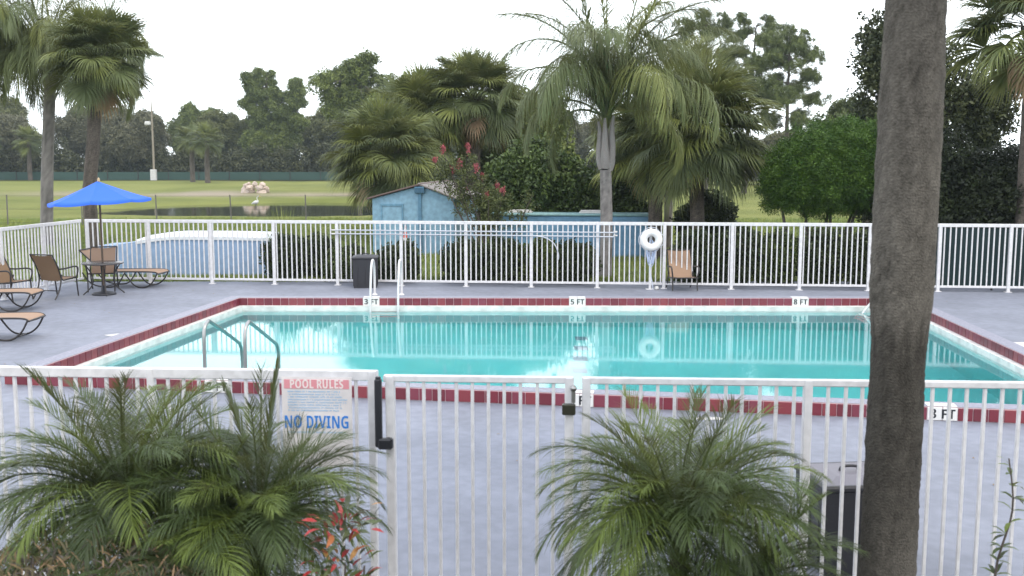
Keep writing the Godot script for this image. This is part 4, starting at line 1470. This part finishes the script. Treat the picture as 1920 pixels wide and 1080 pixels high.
func patio_chair(label: String, at: Vector3, turn: float, cloth: Material, low := 1.0) -> Node3D:
	var t := thing("sling_chair", label, "chair", at, turn)
	var h := 0.42 * low
	var bt := 0.94 if low > 0.9 else 0.86
	var st := begin()
	sling(st, curve([Vector3(0, h + 0.02, 0.27), Vector3(0, h, 0.1), Vector3(0, h - 0.02, -0.14)], 4), 0.25)
	build("seat", st, cloth, t)
	st = begin()
	sling(st, curve([Vector3(0, h - 0.02, -0.16), Vector3(0, lerp(h, bt, 0.5), -0.27), Vector3(0, bt, -0.43)], 4), 0.25)
	build("backrest", st, cloth, t)
	for s in [-1.0, 1.0]:
		var x: float = s * 0.275
		st = begin()
		tube(st, curve([Vector3(x, 0.02, 0.3), Vector3(x, h * 0.6, 0.27), Vector3(x, h + 0.03, 0.26)], 4), [0.015], 8)
		build("leg", st, M.darksteel, t)
		st = begin()
		tube(st, curve([Vector3(x, 0.02, -0.4), Vector3(x, h * 0.5, -0.26), Vector3(x, h + 0.1, -0.17)], 4), [0.015], 8)
		build("leg", st, M.darksteel, t)
		st = begin()
		tube(st, curve([Vector3(x, h, 0.28), Vector3(x, h - 0.015, 0.0), Vector3(x, h, -0.17), Vector3(x, lerp(h, bt, 0.5), -0.27), Vector3(x, bt + 0.01, -0.43)], 4), [0.014], 8)
		build("side_rail", st, M.darksteel, t)
		st = begin()
		var ax: float = s * 0.3
		tube(st, curve([Vector3(x, h + 0.02, 0.27), Vector3(ax, h + 0.18, 0.29), Vector3(ax, h + 0.24, 0.2), Vector3(ax, h + 0.22, -0.1), Vector3(x, h + 0.22, -0.25)], 5), [0.017], 8)
		build("armrest", st, M.darksteel, t)
	st = begin()
	tube(st, [Vector3(-0.275, bt + 0.01, -0.43), Vector3(0.275, bt + 0.01, -0.43)], [0.014], 8)
	tube(st, [Vector3(-0.275, h, 0.28), Vector3(0.275, h, 0.28)], [0.014], 8)
	tube(st, [Vector3(-0.275, h * 0.45, -0.27), Vector3(0.275, h * 0.45, -0.27)], [0.01], 8)
	build("crossbar", st, M.darksteel, t)
	return t

func chaise(label: String, at: Vector3, turn: float, raise: float, cloth: Material) -> Node3D:
	var t := thing("chaise_lounge", label, "lounge chair", at, turn, "tan sling chaise lounges on the left of the deck")
	var h := 0.36
	var st := begin()
	sling(st, curve([Vector3(0, h - 0.03, 0.98), Vector3(0, h + 0.015, 0.86), Vector3(0, h + 0.01, 0.3), Vector3(0, h, -0.3)], 5), 0.29, 0.025)
	build("seat", st, cloth, t)
	var hd := Vector3(0, h + sin(raise) * 0.72, -0.32 - cos(raise) * 0.72)
	st = begin()
	sling(st, [Vector3(0, h, -0.32), Vector3(0, h, -0.32).lerp(hd, 0.35) + Vector3(0, -0.01, 0), Vector3(0, h, -0.32).lerp(hd, 0.7), hd], 0.29, 0.025)
	build("backrest", st, cloth, t)
	for s in [-1.0, 1.0]:
		var x: float = s * 0.31
		st = begin()
		tube(st, curve([Vector3(x, h - 0.035, 0.98), Vector3(x, h + 0.01, 0.86), Vector3(x, h + 0.01, 0.3), Vector3(x, h, -0.32)], 5), [0.016], 8)
		tube(st, [Vector3(x, h, -0.32), hd + Vector3(x, 0, 0)], [0.016], 8)
		build("side_rail", st, M.darksteel, t)
		st = begin()
		tube(st, curve([Vector3(x, h - 0.03, 0.96), Vector3(x, 0.13, 0.84), Vector3(x, 0.02, 0.66), Vector3(x, 0.06, 0.42), Vector3(x, h - 0.02, 0.2)], 5), [0.016], 8)
		build("leg", st, M.darksteel, t)
		st = begin()
		tube(st, curve([Vector3(x, h - 0.02, 0.2), Vector3(x, 0.06, 0.0), Vector3(x, 0.02, -0.3), Vector3(x, 0.1, -0.6), Vector3(x, h - 0.02, -0.8)], 5), [0.016], 8)
		build("leg", st, M.darksteel, t)
	st = begin()
	for z in [0.66, -0.3]: tube(st, [Vector3(-0.31, 0.022, z), Vector3(0.31, 0.022, z)], [0.013], 8)
	tube(st, [hd + Vector3(-0.31, 0, 0), hd + Vector3(0.31, 0, 0)], [0.016], 8)
	tube(st, [Vector3(-0.31, h - 0.035, 0.98), Vector3(0.31, h - 0.035, 0.98)], [0.016], 8)
	build("crossbar", st, M.darksteel, t)
	return t

func litter_bin(label: String, at: Vector3, w: float, h: float, turn: float, lid: Material) -> void:
	var t := thing("litter_bin", label, "litter bin", at, turn)
	var st := begin()
	var b := w * 0.46
	var a := w * 0.5
	for k in 4:
		var r := Basis(Vector3.UP, k * PI / 2)
		quad(st, r * Vector3(-b, 0.0, b), r * Vector3(b, 0.0, b), r * Vector3(a, h, a), r * Vector3(-a, h, a))
		quad(st, r * Vector3(a - 0.03, h, a - 0.03), r * Vector3(-a + 0.03, h, a - 0.03), r * Vector3(-a, h, a), r * Vector3(a, h, a))
	for k in 4:
		var r := Basis(Vector3.UP, k * PI / 2)
		for q in 3: box(st, r * Vector3(-w * 0.28 + q * w * 0.28, h * 0.45, (a + b) * 0.5 - 0.002), Vector3(0.02, h * 0.8, 0.02) if k % 2 == 0 else Vector3(0.02, h * 0.8, 0.02), 0.005)
	build("bin_body", st, M.binblack, t)
	st = begin()
	box(st, Vector3(0, h + 0.02, 0), Vector3(w * 1.06, 0.05, w * 1.06), 0.015)
	build("rim", st, M.binblack, t)
	st = begin()
	st.set_smooth_group(-1)
	var c := w * 0.47
	var d := w * 0.25
	for k in 4:
		var r := Basis(Vector3.UP, k * PI / 2)
		quad(st, r * Vector3(-c, h + 0.045, c), r * Vector3(c, h + 0.045, c), r * Vector3(d, h + 0.075, d), r * Vector3(-d, h + 0.075, d))
	quad(st, Vector3(-d, h + 0.075, d), Vector3(d, h + 0.075, d), Vector3(d, h + 0.075, -d), Vector3(-d, h + 0.075, -d))
	var l := build("lid", st, lid, t)
	st = begin()
	tube(st, curve([Vector3(-0.07, h + 0.072, 0.02), Vector3(-0.05, h + 0.105, 0.02), Vector3(0.05, h + 0.105, 0.02), Vector3(0.07, h + 0.072, 0.02)], 4), [0.011], 6)
	build("handle", st, M.binblack, l)

func ladder(label: String, at: Vector3, turn: float, m: Material, treads: int, gap := 0.55) -> void:
	var t := thing("pool_ladder", label, "pool ladder", at, turn)
	for s in [-0.5, 0.5]:
		var x: float = s * gap
		var st := begin()
		tube(st, curve([Vector3(x, RISE, -0.5), Vector3(x, 0.6, -0.5), Vector3(x, 0.84, -0.4), Vector3(x, 0.88, -0.2), Vector3(x, 0.72, -0.02), Vector3(x, 0.2, 0.16), Vector3(x, -0.3, 0.2), Vector3(x, -0.95, 0.14)], 6), [0.024], 10)
		lathe(st, [[0.0, RISE + 0.025], [0.03, RISE + 0.024], [0.055, RISE + 0.004], [0.055, RISE - 0.01]].map(func(p): return [p[0], p[1]]), 14, Vector3(x, 0, -0.5))
		build("handrail", st, m, t)
	for k in treads:
		var st := begin()
		box(st, Vector3(0, -0.16 - k * 0.28, 0.17), Vector3(gap, 0.03, 0.09), 0.008)
		build("tread", st, M.darksteel if k == 0 else M.plaster, t)

func furniture() -> void:
	M.binblack = worn(lin(0.022, 0.022, 0.028), 0.5, M.fine, 2.0)
	var tan := worn(lin(0.34, 0.22, 0.145), 0.8, noise_tex(0.12, 0.85, 1.0, 2, 51), 4.0)
	var brown := worn(lin(0.24, 0.15, 0.085), 0.8, noise_tex(0.12, 0.8, 1.0, 2, 52), 4.0)
	# umbrella, table and chairs
	var u := thing("patio_umbrella", "open bright blue patio umbrella over the round table", "umbrella", Vector3(-8.82, 0, -22.3))
	var st := begin()
	lathe(st, [[0.0, 0.0], [0.25, 0.0], [0.25, 0.03], [0.2, 0.05], [0.05, 0.075], [0.04, 0.2], [0.0, 0.2]], 28)
	build("base", st, M.black, u)
	st = begin()
	tube(st, [Vector3(0, 0.1, 0), Vector3(0, 2.46, 0)], [0.022], 12)
	build("pole", st, worn(lin(0.1, 0.06, 0.035), 0.5, M.fine, 2.0), u)
	st = begin()
	lathe(st, [[0.03, 2.43], [0.03, 2.47], [0.018, 2.5], [0.0, 2.52]], 12)
	build("finial", st, worn(lin(0.5, 0.36, 0.2), 0.5, M.fine, 1.0), u)
	var tilt := Basis(Vector3.BACK, 0.055)
	var hub := Vector3(0, 2.02, 0)
	var bl := mat(lin(0.01, 0.105, 0.62), 0.75)
	bl.backlight_enabled = true
	bl.backlight = Color(0.35, 0.35, 0.35)
	for k in 8:
		st = begin()
		st.set_smooth_group(4)
		var pt := func(i: int, j: int) -> Vector3:
			var f := i / 8.0
			var a := TAU * (k + j / 6.0) / 8.0 + 0.2
			var e := j / 6.0 * 2.0 - 1.0
			var r := 1.06 * f * (1.0 - 0.05 * (1 - e * e) * f)
			var y := 0.42 * pow(1.0 - f, 1.15) - 0.035 * (1 - e * e) * f * (1.0 - 0.3 * f)
			return hub + tilt * Vector3(cos(a) * r, y, -sin(a) * r)
		for i in 8:
			for j in 6:
				var A: Vector3 = pt.call(i, j)
				var B: Vector3 = pt.call(i, j + 1)
				var C: Vector3 = pt.call(i + 1, j + 1)
				var D: Vector3 = pt.call(i + 1, j)
				for v in [A, B, C, A, C, D]: st.add_vertex(v)
		# hem
		for j in 6:
			var A: Vector3 = pt.call(8, j)
			var B: Vector3 = pt.call(8, j + 1)
			for v in [A, B, B + Vector3(0, -0.05, 0), A, B + Vector3(0, -0.05, 0), A + Vector3(0, -0.05, 0)]: st.add_vertex(v)
		build("canopy_panel", st, bl, u)
		st = begin()
		var a := TAU * k / 8.0 + 0.2
		tube(st, [hub + Vector3(0, 0.37, 0), hub + tilt * Vector3(cos(a) * 1.03, -0.02, -sin(a) * 1.03)], [0.008], 6)
		build("rib", st, M.darksteel, u)
	var tb := thing("round_table", "small round dark table around the umbrella pole", "table", Vector3(-8.82, 0, -22.3))
	st = begin()
	lathe(st, [[0.03, 0.665], [0.42, 0.665], [0.43, 0.675], [0.43, 0.695], [0.42, 0.7], [0.03, 0.7]], 36)
	build("tabletop", st, mat(lin(0.06, 0.055, 0.055), 0.25), tb)
	for k in 4:
		var a := k * PI / 2 + 0.5
		var o := Vector3(cos(a), 0, -sin(a))
		st = begin()
		tube(st, curve([o * 0.36 + Vector3(0, 0.67, 0), o * 0.22 + Vector3(0, 0.42, 0), o * 0.24 + Vector3(0, 0.2, 0), o * 0.42 + Vector3(0, 0.015, 0)], 5), [0.014], 8)
		build("leg", st, M.darksteel, tb)
	patio_chair("brown sling chair with its back to the pool left of the umbrella table", Vector3(-9.58, 0, -21.75), PI - 0.3, brown)
	patio_chair("tan sling chair behind the umbrella table facing the pool", Vector3(-9.05, 0, -22.85), 0.25, tan)
	patio_chair("dark armed sling chair at the left edge beside the side fence", Vector3(-10.3, 0, -21.2), PI / 2 - 0.3, brown)
	chaise("tan chaise lounge with raised back along the far fence behind the table", Vector3(-8.95, 0, -23.75), PI / 2 - 0.09, 0.75, tan)
	chaise("tan chaise lounge lying flat at the left edge beside the side fence", Vector3(-10.2, 0, -20.0), PI / 2 + 0.05, 0.5, tan)
	chaise("tan chaise lounge nearest the camera at the left edge of the deck", Vector3(-8.75, 0, -16.8), PI / 2 + 0.02, 0.2, tan)
	patio_chair("low tan sling chair facing the pool beside the life ring", Vector3(3.8, 0, -23.05), 0.06, tan, 0.72)
	litter_bin("black square litter bin against the far fence behind the pool ladder", Vector3(-3.35, 0, -23.65), 0.56, 0.66, 0.09, M.binblack)
	litter_bin("dark square litter bin with a grey lid just inside the near fence", Vector3(2.43, 0, -7.3), 0.56, 0.62, 0.1, mat(lin(0.13, 0.12, 0.14), 0.45))
	# life ring on its stand
	var lr := thing("life_ring_stand", "white post on the deck by the far fence holding the life ring", "post", Vector3(3.1, 0, -23.2))
	st = begin()
	box(st, Vector3(0, 0.7, 0), Vector3(0.055, 1.4, 0.055), 0.006)
	box(st, Vector3(0, 0.006, 0), Vector3(0.18, 0.012, 0.18), 0.003)
	build("post", st, M.white, lr)
	st = begin()
	tube(st, [Vector3(0, 1.3, 0.02), Vector3(0, 1.3, 0.14), Vector3(0, 1.35, 0.15)], [0.012], 8)
	build("hook", st, M.steel, lr)
	st = begin()
	box(st, Vector3(0.14, 0.04, 0.1), Vector3(0.1, 0.08, 0.07), 0.02)
	build("foot_block", st, M.plaster, lr)
	var ring := thing("life_ring", "white life ring hanging on its post at the far fence", "life ring", Vector3(3.1, 1.12, -23.1))
	var tr := TorusMesh.new()
	tr.inner_radius = 0.085
	tr.outer_radius = 0.25
	tr.rings = 40
	tr.ring_segments = 18
	put("ring_body", tr, mat(lin(0.7, 0.69, 0.67), 0.4), ring, Transform3D(Basis(Vector3.RIGHT, PI / 2), Vector3.ZERO))
	st = begin()
	for k in 4:
		var a0 := k * PI / 2 + 0.78
		var pts := []
		for i in 9:
			var a := a0 + i / 8.0 * PI / 2
			pts.append(Vector3(cos(a), sin(a), 0) * (0.255 + 0.03 * sin(i / 8.0 * PI)))
		tube(st, pts, [0.007], 6)
	build("grab_line", st, mat(lin(0.5, 0.53, 0.6), 0.8), ring)
	var rope := thing("throw_rope", "coiled pale blue rope hanging below the life ring", "rope", Vector3(3.1, 0.55, -23.14))
	st = begin()
	rng.seed = 77
	for k in 11:
		var w: float = rng.randf_range(0.03, 0.1)
		var dz := rng.randf_range(-0.02, 0.05)
		var lo := rng.randf_range(-0.12, 0.16)
		tube(st, curve([Vector3(-0.01, 0.56, dz), Vector3(-w, 0.35, dz), Vector3(-w * 0.7, lo + 0.1, dz + 0.01), Vector3(0, lo, dz), Vector3(w * 0.7, lo + 0.1, dz), Vector3(w, 0.38, dz), Vector3(0.02, 0.57, dz)], 5), [0.009], 6)
	build("coil", st, mat(lin(0.4, 0.47, 0.62), 0.85), rope)
	st = begin()
	tube(st, curve([Vector3(0.02, 0.2, 0.03), Vector3(-0.03, -0.1, 0.04), Vector3(0.02, -0.3, 0.03), Vector3(0.06, -0.54, 0.05)], 5), [0.009], 6)
	build("tail", st, mat(lin(0.5, 0.55, 0.65), 0.85), rope)
	# long poles hung on the fence
	var f0 := Vector3(-4.17, 0, -23.91)
	var f1 := Vector3(2.36, 0, -23.345)
	for k in 2:
		var pl := thing("pool_pole", ["long straight pale pool pole, the upper of two hung on the far fence", "long pale rescue pole with a curved hook, the lower of two on the fence"][k], "pool pole", f0 + Vector3(0, 1.285 - k * 0.085, 0), atan2(-(f1 - f0).z, (f1 - f0).x), "")
		var L := (f1 - f0).length()
		st = begin()
		tube(st, [Vector3(0, 0, 0), Vector3(L * 0.5, -0.012, 0), Vector3(L - k * 0.05, -0.02 - k * 0.01, 0)], [0.015], 10)
		build("shaft", st, mat(lin(0.45, 0.47, 0.52), 0.4, 0.2), pl)
		st = begin()
		for x in [0.02, L - 0.08]: tube(st, [Vector3(x, -0.002, 0), Vector3(x + 0.09, -0.002, 0)], [0.019], 10)
		build("grip", st, M.plaster, pl)
		if k == 1:
			st = begin()
			tube(st, curve([Vector3(4.7, -0.02, 0.03), Vector3(4.95, -0.06, 0.04), Vector3(5.15, -0.2, 0.05), Vector3(5.24, -0.42, 0.05), Vector3(5.24, -0.55, 0.05)], 6), [0.012], 8)
			build("hook", st, mat(lin(0.45, 0.47, 0.52), 0.4, 0.2), pl)
	# fallen bits of leaf on the deck
	var lit := Leaves.new()
	rng.seed = 91
	for k in 90:
		var lx := rng.randf_range(-10.0, 11.0)
		var lz := rng.randf_range(-24.0, -21.2) if k % 3 else rng.randf_range(-12.0, -7.2)
		if k % 5 == 0:
			lx = rng.randf_range(-10.2, -7.2)
			lz = rng.randf_range(-22.0, -14.0)
		var la := rng.randf() * TAU
		var ld := Vector3(cos(la), 0, sin(la)) * rng.randf_range(0.02, 0.06)
		var lp := Vector3(lx, 0.006, lz)
		lit.strip([lp, lp + ld * 0.5 + Vector3(0, 0.006, 0), lp + ld], [0.003, 0.01, 0.001], Vector3(-sin(la), 0, cos(la)))
	tag(put("leaf_litter", lit.mesh(), M.frond_dead[1]), "few dry fallen leaf scraps scattered on the deck", "leaf litter", "", "stuff")
	# ladders and handrails
	ladder("white pool ladder in front of the black bin on the far side of the pool", Vector3(-2.53, 0, -20.58), 0.0, worn(lin(0.72, 0.7, 0.7), 0.3, M.fine, 1.0), 3)
	var rl := thing("pool_ladder", "white pool ladder on the right side wall behind the thick trunk", "pool ladder", Vector3(7.86, 0, -19.95), PI / 2 + 0.02)
	var wl := worn(lin(0.76, 0.76, 0.76), 0.3, M.fine, 1.0)
	for x in [-0.27, 0.27]:
		st = begin()
		tube(st, curve([Vector3(x, RISE, 0.0), Vector3(x, 0.62, 0.02), Vector3(x, 0.8, -0.08), Vector3(x, 0.72, -0.22), Vector3(x, -0.12, -0.98), Vector3(x, -0.8, -1.12)], 6), [0.026], 10)
		build("handrail", st, wl, rl)
	for k in 3:
		st = begin()
		box(st, Vector3(0, -0.2 - k * 0.25, -1.03 - k * 0.03), Vector3(0.54, 0.03, 0.09), 0.008)
		build("tread", st, M.plaster, rl)
	for k in 2:
		var hr := thing("step_handrail", ["stainless handrail over the pool steps, left of the pair", "stainless handrail over the pool steps, right of the pair"][k], "handrail", Vector3(-3.94 + k * 0.545, 0, -13.22 + k * 0.09), -0.01)
		st = begin()
		tube(st, curve([Vector3(0, 0.0, 0.1), Vector3(0, 0.45, 0.1), Vector3(0.0, 0.74, 0.07), Vector3(0.01, 0.83, -0.06), Vector3(0.02, 0.79, -0.2), Vector3(0.05, 0.38, -1.2), Vector3(0.055, 0.28, -1.38), Vector3(0.055, 0.1, -1.45), Vector3(0.055, -0.6, -1.46)], 6), [0.024], 12)
		build("rail", st, M.steel, hr)
		st = begin()
		lathe(st, [[0.0, 0.03], [0.03, 0.03], [0.055, 0.006], [0.055, 0.0]], 16, Vector3(0, 0, 0.1))
		build("flange", st, M.steel, hr)

# ------------------------------------------------------------------ planting in front of the near fence
func pygmy(label: String, at: Vector3, trunk_h: float, n: Array, sc: float, sd: int, lean := Vector3.ZERO) -> Node3D:
	var t := thing("pygmy_date_palm", label, "palm", at)
	put("trunk", palm_trunk([Vector3.ZERO, Vector3(0, trunk_h * 0.5, 0) + lean * 0.4, Vector3(0, trunk_h, 0) + lean], 0.06, 0.05, sd, 40, 14, 0.12), M.palmbark, t)
	fronds(t, Vector3(0, trunk_h, 0) + lean, [[M.p_up, n[0], sc], [M.p_mid, n[1], sc], [M.p_low, n[2], sc]], M.frond_dark, "frond", sd)
	return t

func near_planting() -> void:
	pygmy("left pygmy date palm with arching fronds over the near fence", Vector3(-2.2, -0.06, -5.75), 1.02, [24, 44, 34], 0.84, 801)
	pygmy("pygmy date palm hiding the lower part of the pool rules sign", Vector3(-1.42, -0.06, -5.6), 0.96, [22, 46, 36], 0.69, 802)
	pygmy("low pygmy date palm between the two left ones", Vector3(-1.78, -0.06, -5.45), 0.7, [12, 26, 22], 0.8, 803)
	var rp := pygmy("right pygmy date palm between the gate and the thick trunk", Vector3(0.92, -0.06, -5.5), 1.0, [26, 48, 36], 0.78, 804)
	pygmy("low pygmy date palm filling the foot of the right one", Vector3(1.15, -0.06, -5.3), 0.62, [12, 26, 22], 0.72, 805)
	# a folded new spear standing above the left palms
	var sp := thing("young_palm_shoot", "slender dark upright palm shoot standing above the near fence rail", "palm shoot", Vector3(-1.4, -0.06, -5.6))
	for k in 4:
		put("frond", feather(0.95, 1.5, 0.12 + 0.08 * k, 40, 0.2, 0.004, 0.02, 0.0, 0.1, 820 + k, 0.1), M.frond_dark[2], sp, Transform3D(Basis(Vector3.UP, k * 1.6), Vector3(0, 0.93 - k * 0.05, 0)))
	var st := begin()
	tube(st, [Vector3(0, -0.02, 0), Vector3(0, 0.98, 0)], [0.022, 0.012], 8)
	build("stem", st, M.bark, sp)
	# croton with red and orange leaves
	var cr := thing("croton", "croton shrub with red and orange leaves below the left palms", "shrub", Vector3(-0.84, -0.06, -5.15))
	rng.seed = 830
	st = begin()
	for k in 7: limb(st, Vector3(rng.randf_range(-0.05, 0.05), 0, 0), Vector3(rng.randf_range(-0.16, 0.16), rng.randf_range(0.6, 1.15), rng.randf_range(-0.12, 0.12)), 0.012, 0.005, 0.08, 5)
	build("stem", st, M.bark, cr)
	var big := Leaves.new()
	big.strip([Vector3.ZERO, Vector3(0.05, 0.012, 0), Vector3(0.1, 0.01, 0), Vector3(0.15, -0.015, 0)], [0.004, 0.021, 0.019, 0.002], Vector3(0, 0, 1))
	var leafm := big.mesh()
	var cols := [mat(lin(0.24, 0.018, 0.012), 0.5), mat(lin(0.26, 0.075, 0.012), 0.5), mat(lin(0.05, 0.07, 0.015), 0.4), mat(lin(0.3, 0.02, 0.02), 0.4), mat(lin(0.03, 0.04, 0.012), 0.4), mat(lin(0.3, 0.14, 0.02), 0.45)]
	for m in cols:
		m.backlight_enabled = true
		m.backlight = Color(0.3, 0.3, 0.3)
	for k in 285:
		var y := rng.randf_range(0.35, 1.2)
		var a := rng.randf() * TAU
		var rad := rng.randf_range(0.02, 0.17)
		var b := Basis(Vector3.UP, a) * Basis(Vector3.BACK, rng.randf_range(-0.3, 1.0)) * Basis(Vector3.RIGHT, rng.randf_range(-0.7, 0.7))
		var m: Material = cols[[0, 1, 2, 3, 4, 5, 4, 2, 3, 2][rng.randi() % 10]]
		put("leaf", leafm, m, cr, Transform3D(b.scaled(Vector3.ONE * rng.randf_range(0.4, 0.7)), Vector3(cos(a) * rad + 0.06 * sin(y * 5), y, -sin(a) * rad)))
	# dry brown shrub in the lower left corner
	M.twig_grey = leafmat(lin(0.1, 0.085, 0.05), 0.85)
	var dr := thing("dry_shrub", "dry brown twiggy ground shrub at the lower left corner", "shrub", Vector3(-2.15, -0.06, -5.15))
	rng.seed = 840
	for half in 3:
		var lv := Leaves.new()
		for k in 2600:
			var p := Vector3(rng.randf_range(-0.85, 0.85), rng.randf_range(0.4, 1.06), rng.randf_range(-0.35, 0.3))
			p.y *= 1.0 - 0.35 * pow(p.x / 0.9, 2)
			var d := Vector3(rng.randf_range(-0.7, 0.7), rng.randf_range(0.3, 1), rng.randf_range(-0.6, 0.6)).normalized() * rng.randf_range(0.04, 0.085)
			lv.strip([p, p + d * 0.5, p + d + Vector3(0, -0.01, 0)], [0.003, 0.005, 0.001], d.cross(Vector3(rng.randf(), rng.randf(), 1)).normalized())
		put("twigs", lv.mesh(), [M.frond_dead[1], M.bark, M.twig_grey][half], dr).set_meta("kind", "stuff")
	# thin sprig at the right edge
	var sg := thing("leafy_sprig", "thin leafy sprig rising at the right edge before the near fence", "plant", Vector3(2.97, -0.06, -6.0))
	st = begin()
	var stem := curve([Vector3(0, 0, 0), Vector3(-0.06, 0.5, 0), Vector3(0.02, 0.9, 0), Vector3(-0.02, 1.22, 0)], 5)
	tube(st, stem, [0.009, 0.004], 6)
	build("stem", st, M.bark, sg)
	for k in 34:
		var f := rng.randf_range(0.3, 1.0)
		var p: Vector3 = stem[int(f * (stem.size() - 1))]
		put("leaf", leafm, M.frond_dark[k % 4], sg, Transform3D((Basis(Vector3.UP, rng.randf() * TAU) * Basis(Vector3.BACK, rng.randf_range(-0.5, 0.8))).scaled(Vector3.ONE * 0.65), p))
